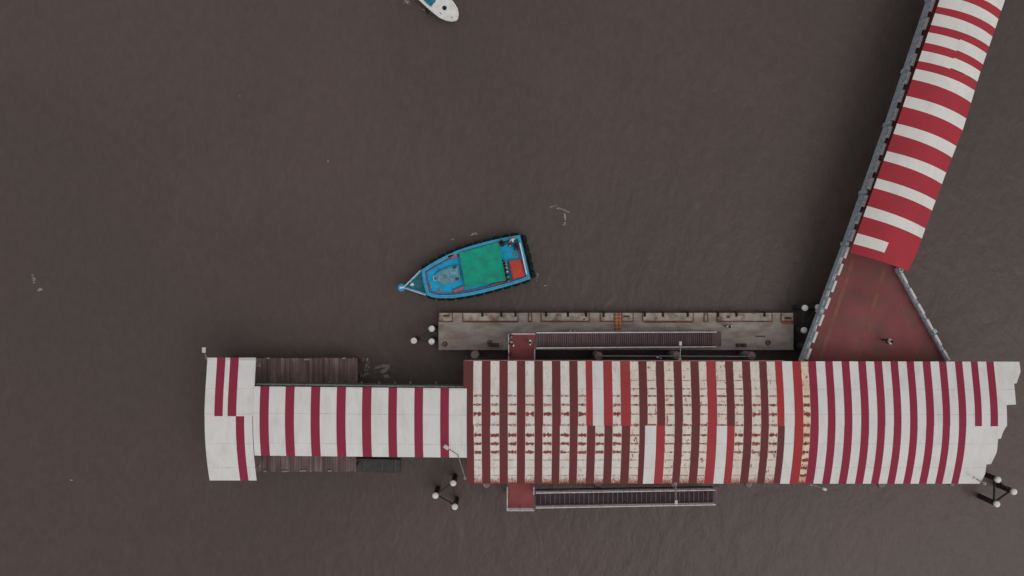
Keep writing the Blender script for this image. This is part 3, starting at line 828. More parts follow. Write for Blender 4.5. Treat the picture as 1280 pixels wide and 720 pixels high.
def gangway(a, b, wid, label, treadm, slats, slat_w, slat_m, railm=m_whitepaint):
    a = Vector(a); b = Vector(b)
    t = thing('gangway', label, 'gangway', a, 0, 'gangways down to the water')
    d = b - a; L_ = d.length; u = d.normalized(); s = u.cross(Vector((0, 0, 1))).normalized()
    o0 = Vector((0, 0, 0))
    m_ = MB(); m_.beam(o0 - Vector((0, 0, 0.05)), d - Vector((0, 0, 0.05)), wid, 0.08)
    for i in range(1, slats):
        p = d * i / slats + Vector((0, 0, 0.012))
        m_.beam(p - s * wid / 2 * 0.97, p + s * wid / 2 * 0.97, slat_w * random.uniform(.7, 1.3), 0.035, mi=1)
    m_.build('tread', [treadm, slat_m], t)
    for sg in (-1, 1):
        m_ = MB(); q = s * sg * wid / 2
        m_.beam(q + Vector((0, 0, -0.1)), d + q + Vector((0, 0, -0.1)), 0.1, 0.3); m_.build('stringer', m_gangd, t)
        m_ = MB()
        m_.tube(q + Vector((0, 0, 1.0)), d + q + Vector((0, 0, 1.0)), 0.062, n=8)
        m_.tube(q + Vector((0, 0, 0.5)), d + q + Vector((0, 0, 0.5)), 0.02, n=8)
        n_ = 14
        for i in range(n_ + 1):
            p = d * i / n_ + q; m_.tube(p, p + Vector((0, 0, 1.0)), 0.025, n=6)
        m_.build('railing', railm, t)
    m_ = MB(); m_.beam(d + Vector((0.02, 0, -0.04)), d + u * 0.75 + Vector((0, 0, -0.10)), wid, 0.06); m_.build('hinged_flap', m_gang, t)
    return t
A1 = W(670.5, 425.9, DZ + 0.5); B1 = W(893.5, 424.8, PZ + 0.6)
gangway((A1.x, W(0, 425.5, DZ + 1).y, DZ - 0.02), (B1.x, W(0, 424.3, PZ + 1.2).y, PZ + 0.25), 1.38, 'long gangway with bright white rails sloping down onto the pontoon', m_gang, 84, 0.05, m_gangd)
gangway((W(669.5, 0, DZ).x, W(0, 625.6, DZ + 1).y, DZ - 0.02), (W(891, 0, 3).x, W(0, 621.8, 4.0).y, 2.95), 1.34, 'dark slatted gangway hanging above open water south of the canopy', m_gangd, 37, 0.06, m_slat)

# ------------------------------------------------------------ round pile heads beside the pier
def pile_head(px, py, r, z, label, k=1.0):
    p = W(px, py, z)
    t = thing('mooring_pile', label, 'pile', (p.x, p.y, 0), 0, 'round concrete piles along the pier edges')
    s_ = MB(); s_.lathe((0, 0, 0), [(r * .86, -3), (r * .86, z - 0.5), (r, z - 0.5), (r, z - 0.06), (r * 0.92, z), (0.02, z + 0.01)], 22); s_.build('shaft', m_pile, t)
    s_ = MB(); s_.torus((0, 0, z - 0.25), (0, 0, 1), r + 0.02, 0.04, 22, 6); s_.build('iron_band', m_rust, t)
    return t
pile_head(593.6, 443.8, 0.37, 3.3, 'grey round pile below the left end of the pontoon')
pile_head(748.5, 445, 0.37, 3.4, 'grey round pile at the left end of the thin white pipe')
pile_head(846, 444.5, 0.37, 3.4, 'grey round pile under the floodlight arm midway along the thin white pipe')
pile_head(939.8, 445, 0.36, 3.4, 'grey round pile at the right end of the thin white pipe')
pile_head(608, 605.5, 0.34, 3.3, 'round pile just left of the lower red landing')
pile_head(747.5, 606.0, 0.34, 3.3, 'round pile above the lower gangway, left of its floodlight arm')
pile_head(843, 604.6, 0.34, 3.3, 'round pile at the foot of the floodlight arm over the lower gangway')
pile_head(936.3, 605, 0.34, 3.3, 'round pile right of the end of the lower gangway')
pile_head(1102.5, 605.3, 0.34, 3.3, 'lone round pile below the crimson half of the long canopy')
pile_head(1190.5, 604.4, 0.26, 3.3, 'small round pile near the ragged end of the long canopy')
s_ = MB(); A = W(748.5, 445, 3.7); B = W(942, 445.6, 3.7); s_.tube(A, B, 0.055); 
for f in (0.0, 0.5, 1.0):
    q = A.lerp(B, f); s_.box((q.x, q.y, 3.55), (0.14, 0.14, 0.3))
o = s_.build('water_pipe', m_steel); tag(o, 'thin pale pipe running over the pile heads between pontoon and canopy', 'pipe')

# ------------------------------------------------------------ dolphins: three capped piles tied by beams
def dolphin(pts, z, label):
    P = [W(px, py, z) for px, py in pts]
    c = sum(P, Vector()) / 3
    t = thing('mooring_dolphin', label, 'mooring dolphin', (c.x, c.y, 0), 0, 'three-pile mooring dolphins with white caps')
    for i, p in enumerate(P):
        q = p - c
        s_ = MB(); s_.tube((q.x, q.y, -3), (q.x, q.y, z - 0.18), 0.25, n=18); o = s_.build('pile', m_piledark, t)
        s_ = MB(); s_.lathe((q.x, q.y, 0), [(0.25, z - 0.3), (0.29, z - 0.28), (0.295, z - 0.12), (0.25, z - 0.03), (0.1, z + 0.012), (0.02, z + 0.03)], 22); s_.build('cap', m_cap, o, smooth=True)
    for i in range(3):
        a = P[i] - c; b = P[(i + 1) % 3] - c
        s_ = MB(); s_.beam((a.x, a.y, z - 0.62), (b.x, b.y, z - 0.62), 0.1, 0.2); s_.build('tie_beam', m_piledark, t)
    return t
dolphin([(517, 426), (539.4, 411), (539.2, 427)], 2.9, 'three white capped piles tied together off the left end of the pontoon')
dolphin([(1007, 385), (1023.6, 384.3), (1006, 413)], 2.9, 'three white capped piles between the pontoon and the bridge parapet')
dolphin([(544, 620), (566.4, 604.4), (568.3, 634)], 2.9, 'three white capped piles south of the join between narrow and long canopy')
dolphin([(1248.6, 600), (1268.6, 615.2), (1247.3, 630.6)], 2.9, 'three white capped piles beyond the ragged right end of the long canopy')

# ------------------------------------------------------------ floodlight arms
def floodlight(pa, za, pb, zb, label, headlen=0.5, big=False, mid=None):
    a = W(*pa, za); b = W(*pb, zb)
    t = thing('floodlight', label, 'floodlight', a, 0, 'floodlights on arms around the canopies')
    d = b - a
    s_ = MB()
    if mid: m_ = W(*mid[0], mid[1]) - a; s_.path([Vector((0, 0, 0)), m_, d], 0.045, n=10)
    else: s_.tube((0, 0, 0), d, 0.055, 0.04)
    s_.box((0, 0, -0.05), (0.25, 0.25, 0.12))
    s_.build('arm', m_steel, t)
    u = (d - (m_ if mid else Vector((0, 0, 0)))); u.z = 0; u.normalize()
    k = 1.15 if big else 0.85
    s_ = MB(); s_.beam(d - u * 0.05, d + u * headlen * 0.7 * k, 0.26 * k, 0.12); s_.beam(d + u * 0.02 + Vector((0, 0, 0.08)), d + u * headlen * 0.55 * k + Vector((0, 0, 0.08)), 0.16 * k, 0.05)
    s_.build('lamp_head', m_whitepaint, t)
floodlight((258.5, 447.5), 6.3, (255, 440), 6.9, 'white floodlight leaning out from the top left corner of the end shelter', big=True)
floodlight((581.5, 597.5), 5.9, (560, 560.5), 7.9, 'white floodlight on a bent pole at the join of narrow and long canopy', mid=((572.5, 568.7), 7.8), big=True)
floodlight((850, 449.5), 6.4, (850.6, 431), 7.0, 'floodlight arm reaching north over the white railed gangway')
floodlight((844.5, 604.5), 5.9, (845.3, 626), 6.4, 'floodlight arm reaching south over the dark slatted gangway')
floodlight((1014.5, 605.5), 5.8, (1029, 611), 6.3, 'thin floodlight arm below the join of rusty and crimson roof sheets')
floodlight((1231, 604.5), 6.3, (1219, 597.8), 6.9, 'floodlight arm at the bottom corner of the ragged roof end', headlen=0.3)

# ------------------------------------------------------------ boats
def offset_poly(P, d):
    """inward offset of a ccw polygon by d"""
    n = len(P); out = []
    for i in range(n):
        a, b, c = Vector(P[i - 1]), Vector(P[i]), Vector(P[(i + 1) % n])
        e1 = (b - a).normalized(); e2 = (c - b).normalized()
        n1 = Vector((-e1.y, e1.x)); n2 = Vector((-e2.y, e2.x))
        m_ = (n1 + n2); m_.normalize(); k = max(0.5, m_.dot(n1))
        out.append(b + m_ * d / k)
    return out
def ccw(P):
    a = sum(P[i][0] * P[(i + 1) % len(P)][1] - P[(i + 1) % len(P)][0] * P[i][1] for i in range(len(P)))
    return P if a > 0 else list(reversed(P))

m_bblue = mat("boat_blue", rgb(20, 138, 178, K), 0.5, 0.12, 1.2, rgb(24, 104, 134, K), 0.6, 2.5)
m_bdeck = mat("boat_deck_blue", rgb(16, 140, 180, K), 0.6, 0.12, 1.5, rgb(30, 122, 152, K), 0.7, 2.2)
m_bgun = mat("boat_gunwale", rgb(40, 144, 176, K), 0.5, 0.1, 2.0, rgb(50, 108, 124, K), 0.6, 3)
m_bdark = mat("boat_dark_teal", rgb(26, 66, 76, K), 0.6, 0.2, 2)
m_pink = mat("boat_pink_line", rgb(124, 70, 102, K), 0.6, 0.1, 2, rgb(90, 60, 80, K), 0.5, 4)
m_green = mat("green_tarp", rgb(16, 132, 110, K), 0.8, 0.1, 1.0, rgb(28, 112, 94, K), 0.8, 1.4, bump=0.5, bump_scale=2.5)
m_ored = mat("orange_cover", rgb(168, 62, 48, K), 0.75, 0.1, 1.5, rgb(142, 52, 42, K), 0.7, 3, bump=0.5, bump_scale=4)
m_rose = mat("rose_seat", rgb(140, 68, 78, K), 0.7, 0.15, 3, rgb(160, 110, 110, K), 0.6, 5)
m_grb = mat("hatch_grey_blue", rgb(74, 124, 142, K), 0.6, 0.15, 1.5, rgb(56, 106, 128, K), 0.8, 2.6)

ang = math.atan2(-38.6, -154)
O = W(588, 335, 0)
boat = thing('ferry_boat', 'blue wooden ferry boat with a green tarpaulin, afloat north of the pontoon', 'boat', O, ang)
RM = Matrix.Rotation(-ang, 2)
def BL(px, py, z):
    w = W(px, py, z); q = RM @ Vector((w.x - O.x, w.y - O.y)); return Vector((q.x, q.y, z))
GZ = 1.75
top = [(526.5,337.4),(540,328.7),(557.5,319.2),(573,312.5),(590,307),(606,302.6),(623,298.6),(637,295.8),(649.7,293.8),(656.5,320),(662.8,348.6),(648,353.7),
 (631.6,358.4),(616,362.7),(600.6,366.7),(583,370.2),(566,372.5),(549,372.8),(540,371.4),(533.2,368.6),(529,353)]
T = ccw([tuple(BL(x, y, GZ).xy) for x, y in top])
full = [(503,359.4)] + top[:9] + [(649.7,293.8)] * 0 + top[9:20]
Fu = ccw([tuple(BL(x, y, 1.25).xy) for x, y in full])
Fu = [tuple(p) for p in Fu]
# hull: lofted from sheer line to the keel
mb = MB(); n = len(Fu); rings = []
for (ins, z, pull) in ((0.0, 1.25, 1.0), (0.1, 0.6, 0.985), (0.3, 0.0, 0.95), (0.75, -0.6, 0.88)):
    P = offset_poly(Fu, ins) if ins else [Vector(p) for p in Fu]
    rings.append([(p[0] * pull, p[1] * pull if ins else p[1], z) for p in P])
vs = [p for r_ in rings for p in r_]; fs = []
for k in range(3): fs += [[k * n + i, k * n + (i + 1) % n, (k + 1) * n + (i + 1) % n, (k + 1) * n + i] for i in range(n)]
fs.append([3 * n + i for i in range(n)])
mb.poly(vs, fs); hull = mb.build('hull', m_bblue, boat)
# foredeck (low triangle) and main deck
mb = MB(); mb.prism([tuple(p) for p in offset_poly(Fu, 0.05)], 1.05, 1.2); mb.build('foredeck', mat('foredeck_teal', rgb(36, 96, 112, K), 0.6, 0.2, 2, rgb(40, 66, 72, K), 0.7, 3), boat)
mb = MB(); mb.prism([tuple(p) for p in offset_poly(T, 0.2)], 1.2, 1.42); mb.build('deck', m_bdeck, boat)
def ring(P, w, z0, z1, name, m, base=0.0):
    o_ = offset_poly(P, base) if base else [Vector(p) for p in P]; i_ = offset_poly(P, base + w); n = len(P)
    vs = [(p[0], p[1], z1) for p in o_] + [(p[0], p[1], z1) for p in i_] + [(p[0], p[1], z0) for p in o_] + [(p[0], p[1], z0) for p in i_]
    fs = []
    for i in range(n):
        j = (i + 1) % n
        fs += [[i, j, n + j, n + i], [2 * n + i, 2 * n + j, j, i], [n + i, n + j, 3 * n + j, 3 * n + i], [2 * n + i, 3 * n + i, 3 * n + j, 2 * n + j]]
    m_ = MB(); m_.poly(vs, fs); return m_.build(name, m, boat)
g = ring(T, 0.30, 1.1, GZ, 'gunwale', m_bgun)
ring(T, 0.07, 1.3, 1.60, 'pink_stripe', m_pink, base=0.42)
ring(T, 0.05, GZ - 0.02, GZ + 0.05, 'rub_rail', mat("rail_lilac", rgb(86, 122, 150, K), 0.6), base=0.10)
ring(Fu, 0.12, 0.85, 1.0, 'rubbing_strake', m_bdark, base=-0.1)
ring(Fu, 0.17, 1.1, 1.34, 'bow_gunwale', m_bgun, base=0.0)
# bow ring, rails and stem post
p = BL(501.8, 359.5, 1.9)
s_ = MB(); s_.lathe((p.x, p.y, 1.2), [(0.25, 0), (0.33, 0.3), (0.36, 0.62), (0.3, 0.66), (0.18, 0.68), (0.02, 0.68)], 20); s_.build('bow_post', m_bblue, boat)
s_ = MB(); s_.box((p.x, p.y, 1.92), (0.34, 0.16, 0.08), R(-6)); s_.build('bow_fitting', m_cap, boat)
for q in ((525.5, 338), (532, 368.8)):
    a = BL(504, 359.5, 1.9); b = BL(*q, 1.85); s_ = MB(); s_.tube(a, b, 0.055)
    for f in (0.3, 0.65): c_ = a.lerp(b, f); s_.tube((c_.x, c_.y, 1.2), (c_.x, c_.y, c_.z), 0.03)
    s_.build('bow_rail', m_whitepaint, boat)
p = BL(515.2, 355.5, 1.3); s_ = MB(); s_.lathe((p.x, p.y, 1.2), [(0.16, 0), (0.16, 0.2), (0.09, 0.3), (0.02, 0.32)], 14); s_.box((p.x, p.y + .05, 1.42), (0.34, 0.12, 0.1)); s_.build('anchor_winch', m_cap, boat)
# raised hatch house
hp = [(544.5, 342.5), (553, 337), (565, 332.5), (573.5, 332), (576, 351), (566, 353.5), (553, 356.5), (545.5, 352)]
P = [tuple(BL(x, y, 1.75).xy) for x, y in hp]; s_ = MB(); s_.prism(P, 1.42, 1.72); hh = s_.build('hatch', m_grb, boat)
Pi = [tuple(v) for v in offset_poly(ccw(P), 0.16)]; s_ = MB(); s_.prism(Pi, 1.72, 1.76); s_.build('hatch_lid', mat("hatch_lid_pale", rgb(92, 132, 146, K), 0.6, 0.2, 2, rgb(60, 104, 122, K), 0.8, 3), hh)
for q in ((568.2, 334.2), (571.2, 348.6)):
    p = BL(*q, 1.8); s_ = MB(); s_.box((p.x, p.y, 1.8), (0.34, 0.22, 0.1), R(10), bev=0.02); s_.build('hatch_vent', m_bdark, hh)
p = BL(556.5, 345.8, 1.8); s_ = MB(); s_.torus((p.x, p.y, 1.8), (0, 0, 1), 0.17, 0.03, 16, 6); s_.lathe((p.x, p.y, 1.76), [(0.07, 0), (0.07, 0.1), (0.02, 0.12)], 12); s_.build('steering_wheel', m_steel, hh)
p = BL(543.8, 347.9, 1.6)
s_ = MB()
for dx, dy, w_, h_ in ((-.13, 0, .05, .46), (.13, .2, .3, .05), (.13, -.2, .3, .05)): s_.box((p.x + dx * -1, p.y + dy, 1.56), (w_, h_, 0.28))
s_.build('white_frame', m_cap, boat)
# green tarpaulin on a low frame, with slight sag
tq = [BL(573.9, 316.2, 2.0), BL(623, 302.7, 2.0), BL(632.8, 350.6, 2.0), BL(581.8, 359.4, 2.0)]
mb = MB(); n_ = 14; vs = []
for i in range(n_ + 1):
    for j in range(n_ + 1):
        u, v = i / n_, j / n_
        p = tq[0].lerp(tq[1], u).lerp(tq[3].lerp(tq[2], u), v)
        p.z += -0.07 * math.sin(math.pi * (u * 3 % 1)) * 1 + 0.08 * math.sin(math.pi * v) + random.uniform(-.008, .008)
        vs.append(tuple(p))
fs = [[i * (n_ + 1) + j, (i + 1) * (n_ + 1) + j, (i + 1) * (n_ + 1) + j + 1, i * (n_ + 1) + j + 1] for i in range(n_) for j in range(n_)]
mb.poly(vs, fs); tp = mb.build('green_tarpaulin', m_green, boat); so_ = tp.modifiers.new("t", 'SOLIDIFY'); so_.thickness = 0.02
s_ = MB()
for a in tq: s_.tube((a.x * .985, a.y * .96, 1.4), (a.x * .985, a.y * .96, 1.98), 0.035)
s_.build('awning_post', m_steel, boat)
# orange-red cover over the engine box
oc = [(636.2, 326.4), (650.3, 324.4), (656.4, 345.2), (641.2, 348.8)]
P = ccw([tuple(BL(x, y, 1.9).xy) for x, y in oc]); s_ = MB(); s_.prism(P, 1.42, 1.86); s_.prism([tuple(v) for v in offset_poly(P, 0.09)], 1.86, 1.9)
s_.build('engine_cover', m_ored, boat)
# rose seats on both sides
for (c_, l_, w_, a_) in (((566, 320.2), 0.95, 0.3, 10), ((573.5, 362.0), 1.1, 0.3, 8), ((622, 354.5), 1.3, 0.14, 2)):
    p = BL(*c_, 1.7); s_ = MB(); s_.box((p.x, p.y, 1.6), (l_, w_, 0.3), R(a_ * (1 if c_[1] > 340 else -1)), bev=0.04); s_.build('side_seat', m_rose, boat)
# ropes and gear on deck
m_rope = mat("rope", rgb(132, 120, 100, K), 0.9, 0.2, 6)
for q, r0 in (((536.5, 358), .2), ((549, 362.5), .17), ((644, 318.5), .2)):
    p = BL(*q, 1.45); s_ = MB()
    for k in range(4): s_.torus((p.x + random.uniform(-.02, .02), p.y, 1.45 + .035 * k), (0, 0, 1), r0 - .015 * k, .022, 16, 6)
    s_.build('rope_coil', m_rope, boat)
p = BL(627.5, 326, 1.5); s_ = MB(); s_.lathe((p.x, p.y, 1.42), [(.12, 0), (.14, .25), (.11, .26), (.1, .04), (.01, .04)], 14); s_.build('bucket', m_black, boat)
# stern pipe rail
a = BL(649.7, 303.6, 2.2); b = BL(658.2, 342.6, 2.2); s_ = MB(); s_.tube(a, b, 0.07)
for f in (0, .33, .66, 1): c_ = a.lerp(b, f); s_.tube((c_.x, c_.y, 1.4), (c_.x, c_.y, 2.2), 0.04)
s_.build('stern_rail', m_cap, boat)
# tyre fenders round the hull
m_ty = mat("tyre_rubber", (0.018, 0.02, 0.024), 0.9, 0.3, 4)
def along(P, a, b, n):
    pts = [Vector(p) for p in P[a:b]]; d = [0]
    for p, q in zip(pts[:-1], pts[1:]): d.append(d[-1] + (q - p).length)
    for i in range(n):
        t = d[-1] * (i + 0.5) / n
        k = max(j for j in range(len(d)) if d[j] <= t); k = min(k, len(pts) - 2)
        f = (t - d[k]) / (d[k + 1] - d[k]); e_ = (pts[k + 1] - pts[k]).normalized()
        yield pts[k].lerp(pts[k + 1], f), e_
sideA = [BL(x, y, GZ).xy for x, y in top[:9]]; sideB = [BL(x, y, GZ).xy for x, y in top[10:20]]; stern = [BL(x, y, GZ).xy for x, y in top[8:11]]
cen = Vector((sum(p[0] for p in T) / len(T), sum(p[1] for p in T) / len(T)))
for S3, cnt, off, z in ((sideA, 11, 0.2, 1.15), (sideB, 11, 0.12, 1.0), (stern, 6, 0.28, 1.2), (stern, 5, 0.45, 0.7)):
    for p, e_ in along(S3, 0, len(S3), cnt):
        nn_ = Vector((-e_.y, e_.x))
        if nn_.dot(p - cen) < 0: nn_ = -nn_
        q = p + nn_ * off; s_ = MB(); s_.torus((q.x, q.y, z + random.uniform(-.08, .08)), (nn_.x, nn_.y, random.uniform(-.2, .2)), 0.28, 0.11, 18, 8); s_.tube((p.x, p.y, 1.6), (q.x, q.y, z + 0.26), 0.02)
        s_.build('tyre_fender', m_ty, boat, smooth=True)

# white launch at the top of the frame
ang2 = math.atan2(-25.5, 29.5) 
WZ = 1.0
bowp = W(572.3, 24.0, WZ)
wb = thing('motor_launch', 'white motor launch with a blue cockpit, only its bow inside the top edge', 'boat', (bowp.x, bowp.y, 0), ang2)
RM2 = Matrix.Rotation(-ang2, 2)
def WL(px, py, z):
    w = W(px, py, z); q = RM2 @ Vector((w.x - bowp.x, w.y - bowp.y)); return Vector((q.x, q.y, z))
m_gel = mat("white_gelcoat", rgb(196, 192, 190, K), 0.35, 0.05, 1, rgb(172, 166, 162, K), 0.5, 2)
m_cock = mat("cockpit_blue", rgb(34, 100, 124, K), 0.6, 0.15, 3, rgb(20, 60, 84, K), 0.8, 5)
out = [(572.6,23.6),(570,26.0),(564,26.8),(557,25.6),(550,22.6),(542.5,17),(535,10.6),(524,0.5)]
ri = [(573.4,17),(572.3,11.5),(569,5.6),(564,-1)]
P = [WL(x, y, WZ).xy for x, y in out]; Q = [WL(x, y, WZ).xy for x, y in ri]
endA = P[-1] + Vector((-5.6, 0.05)); endB = Q[-1] + Vector((-6.4, -0.3))
P = [tuple(p) for p in P] + [tuple(P[-1] + Vector((-3, -0.12))), tuple(endA), tuple(endB), tuple(Q[-1] + Vector((-3, 0.25)))] + [tuple(q) for q in reversed(Q)]
P = ccw(P)
mb = MB(); n = len(P); rings = []
for ins, z in ((0, WZ), (0.12, 0.5), (0.32, 0), (0.6, -0.4)):
    PP = offset_poly(P, ins) if ins else [Vector(p) for p in P]; rings.append([(p[0], p[1], z) for p in PP])
vs = [p for r_ in rings for p in r_]; fs = []
for k in range(3): fs += [[k * n + i, k * n + (i + 1) % n, (k + 1) * n + (i + 1) % n, (k + 1) * n + i] for i in range(n)]
fs.append([3 * n + i for i in range(n)]); mb.poly(vs, fs); mb.build('hull', m_gel, wb)
mb = MB(); mb.prism([tuple(p) for p in offset_poly(P, 0.07)], WZ - 0.1, WZ + 0.03); mb.build('foredeck', m_gel, wb)
mb = MB(); oo = [Vector(p) for p in P]; ii = offset_poly(P, 0.13); vs = [(p[0], p[1], WZ + 0.09) for p in oo] + [(p[0], p[1], WZ + 0.09) for p in ii] + [(p[0], p[1], WZ - 0.06) for p in oo] + [(p[0], p[1], WZ - 0.06) for p in ii]
fs = []
for i in range(n):
    j = (i + 1) % n; fs += [[i, j, n + j, n + i], [2 * n + i, 2 * n + j, j, i], [n + i, n + j, 3 * n + j, 3 * n + i]]
mb.poly(vs, fs); mb.build('toe_rail', m_cap, wb)
p = WL(555.7, 10.2, WZ); s_ = MB(); s_.lathe((p.x, p.y, WZ), [(0.21, 0.02), (0.21, 0.09), (0.17, 0.11), (0.02, 0.11)], 18); s_.build('deck_hatch', m_black, wb)
ck = [(528.5, -1), (533.5, 4.2), (538.5, 8.4), (541, 5), (544.5, 1), (545.5, -8), (536, -14)]
P2 = ccw([tuple(WL(x, y, WZ + .1).xy) for x, y in ck]); s_ = MB(); s_.prism(P2, WZ + 0.03, WZ + 0.12); s_.build('cockpit', m_cock, wb)
ca = Vector(((endA.x + endB.x) / 2, (endA.y + endB.y) / 2))
s_ = MB(); s_.box((ca.x + 2.2, ca.y, WZ + 0.5), (3.0, 1.7, 0.95), bev=0.15); s_.build('cabin', m_gel, wb)
for dy in (-0.3, 0.3):
    s_ = MB(); s_.box((ca.x + 3.72, ca.y + dy * 1.3, WZ + 0.6), (0.03, 0.62, 0.4)); s_.build('windscreen', m_bdark, wb)
s_ = MB(); s_.box((ca.x - 0.3, ca.y, 0.9), (0.5, 0.4, 0.7), bev=0.08); s_.build('outboard_motor', m_black, wb)
for (x_, y_) in ((551, 17), (565, 22)):
    p = WL(x_, y_, WZ); s_ = MB(); s_.beam((p.x - .12, p.y, WZ + .12), (p.x + .12, p.y, WZ + .12), 0.05, 0.05); s_.box((p.x, p.y, WZ + .06), (0.08, 0.05, 0.1)); s_.build('cleat', m_steel, wb)
p1 = WL(534, 11, WZ + .05); s_ = MB(); s_.torus((p1.x, p1.y - 0.1, 0.6), (0.2, 1, 0), 0.2, 0.09, 16, 8); s_.build('tyre_fender', m_ty, wb)

# ------------------------------------------------------------ people
def skin_mesh(name, verts, edges, radii, sub=1, root=0):
    me = bpy.data.meshes.new(name); me.from_pydata(verts, edges, []); me.update()
    o = bpy.data.objects.new(name, me); C.objects.link(o)
    md = o.modifiers.new("skin", 'SKIN'); md.use_smooth_shade = True
    for i, r_ in enumerate(radii):
        sv = me.skin_vertices[0].data[i]; sv.radius = r_ if isinstance(r_, tuple) else (r_, r_); sv.use_root = (i == root)
    sb = o.modifiers.new("sub", 'SUBSURF'); sb.levels = sub; sb.render_levels = sub
    dg = bpy.context.evaluated_depsgraph_get(); dg.update()
    new = bpy.data.meshes.new_from_object(o.evaluated_get(dg))
    bpy.data.objects.remove(o); bpy.data.meshes.remove(me)
    return new
def figure(pose):
    """joint positions, standing on z=0 facing +y"""
    sit = pose == 'sit'
    hz = 0.48 if sit else 0.93
    V = {}; 
    V['pel'] = (0, 0, hz); V['sp'] = (0, 0.01, hz + .2); V['ch'] = (0, 0.0, hz + .42); V['nk'] = (0, 0.0, hz + .55); V['nk2'] = (0, 0.015, hz + .61)
    V['hd'] = (0, 0.03, hz + .70); V['cr'] = (0, 0.02, hz + .79)
    for s, n_ in ((-1, 'l'), (1, 'r')):
        V['sh' + n_] = (s * .18, 0, hz + .48)
        bend = {'stand': (.24, .02, .2, .25, .08, -.02), 'arms': (.27, .08, .22, .18, .28, .16), 'sit': (.25, .08, .2, .20, .30, .06), 'walk': (.26, .1 * s, .2, .27, .25 * s + .05, -.0)}[pose]
        V['el' + n_] = (s * bend[0], bend[1], hz + bend[2]); V['wr' + n_] = (s * bend[3], bend[4], hz + bend[5])
        e_ = Vector(V['wr' + n_]) - Vector(V['el' + n_]); e_.normalize()
        w_ = Vector(V['wr' + n_]); V['pm' + n_] = tuple(w_ + e_ * .07)
        V['hp' + n_] = (s * .10, 0, hz - .04)
        if sit: V['kn' + n_] = (s * .14, .42, hz - .02); V['an' + n_] = (s * .13, .44, .09); V['to' + n_] = (s * .14, .60, .04)
        else:
            st = 0.22 * s if pose == 'walk' else 0.0
            V['kn' + n_] = (s * .11, .02 + st * .6, .49); V['an' + n_] = (s * .11, -.02 + st, .09); V['to' + n_] = (s * .13, .14 + st, .035)
    return V
def make_person_meshes(pose):
    V = figure(pose); names = list(V); idx = {n_: i for i, n_ in enumerate(names)}
    E = [('pel', 'sp'), ('sp', 'ch'), ('ch', 'nk'), ('nk', 'nk2'), ('nk2', 'hd'), ('hd', 'cr')]
    rad = {'pel': (.145, .105), 'sp': (.13, .09), 'ch': (.15, .10), 'nk': (.06, .06), 'nk2': (.055, .055), 'hd': (.085, .10), 'cr': (.06, .07)}
    for n_ in 'lr':
        E += [('ch', 'sh' + n_), ('sh' + n_, 'el' + n_), ('el' + n_, 'wr' + n_), ('wr' + n_, 'pm' + n_), ('pel', 'hp' + n_), ('hp' + n_, 'kn' + n_), ('kn' + n_, 'an' + n_), ('an' + n_, 'to' + n_)]
        rad.update({'sh' + n_: .062, 'el' + n_: .042, 'wr' + n_: .028, 'pm' + n_: (.035, .02), 'hp' + n_: .09, 'kn' + n_: .06, 'an' + n_: .04, 'to' + n_: .035})
    verts = [V[n_] for n_ in names]; edges = [(idx[a], idx[b]) for a, b in E]; radii = [rad[n_] for n_ in names]
    # fingers and thumb, nose
    for n_, s in (('l', -1), ('r', 1)):
        p = Vector(V['pm' + n_]); d = (p - Vector(V['wr' + n_])).normalized(); side = d.cross(Vector((0, 0, 1)))
        if side.length < .1: side = Vector((0, 1, 0))
        side.normalize(); curl = Vector((0, 0, -1)) if abs(d.z) < .8 else Vector((0, 1, 0))
        for k, (o_, l_) in enumerate(((-.03, .065), (-.01, .08), (.01, .075), (.03, .055))):
            a = p + side * o_; b = a + d * l_ * .55; c_ = b + (d * .7 + curl * .5) * l_ * .5
            i0 = len(verts); verts += [tuple(a + d * 0.01), tuple(b), tuple(c_)]; radii += [.009, .009, .008]; edges += [(idx['pm' + n_], i0), (i0, i0 + 1), (i0 + 1, i0 + 2)]
        a = Vector(V['wr' + n_]) + d * .02 - side * s * .03; i0 = len(verts); verts += [tuple(a), tuple(a + d * .045 - side * s * .03)]; radii += [.011, .009]; edges += [(idx['wr' + n_], i0), (i0, i0 + 1)]
    h = Vector(V['hd']); i0 = len(verts); verts.append(tuple(h + Vector((0, .11, -.01)))); radii.append(.014); edges.append((idx['hd'], i0))
    body = skin_mesh('person', verts, edges, radii, 1)
    def sub(nm, keep, grow, extra={}):
        ns = [k for k in names if k in keep]; ii = {k: i for i, k in enumerate(ns)}
        ed = [(ii[a], ii[b]) for a, b in E if a in ii and b in ii]
        vv = [Vector(V[k]) for k in ns]
        for k, (tgt, f) in extra.items(): vv[ii[k]] = Vector(V[k]).lerp(Vector(V[tgt]), f)
        rr = []
        for k in ns:
            r_ = rad[k]; r_ = r_ if isinstance(r_, tuple) else (r_, r_); rr.append((r_[0] + grow, r_[1] + grow))
        return skin_mesh(nm, [tuple(v) for v in vv], ed, rr, 1, root=0)
    shirt = sub('shirt', {'pel', 'sp', 'ch', 'nk', 'shl', 'shr', 'ell', 'elr'}, .022, {'ell': ('shl', .25), 'elr': ('shr', .25), 'nk': ('ch', .45)})
    trou = sub('trousers', {'pel', 'hpl', 'hpr', 'knl', 'knr', 'anl', 'anr'}, .018)
    hb = MB(); hd = Vector(V['hd']); hb.blob(hd + Vector((0, -.018, .045)), (.095, .118, .085), 12, 8)
    ho = hb.build('hair_tmp', m_black, smooth=True); hair = ho.data; bpy.data.objects.remove(ho)
    ey = MB()
    for s in (-1, 1): ey.blob(hd + Vector((s * .033, .098, .01)), (.011, .008, .007), 8, 4)
    eo = ey.build('eye_tmp', m_black); eyes = eo.data; bpy.data.objects.remove(eo)
    return dict(body=body, shirt=shirt, trousers=trou, hair=hair, eyes=eyes)
PM = {}
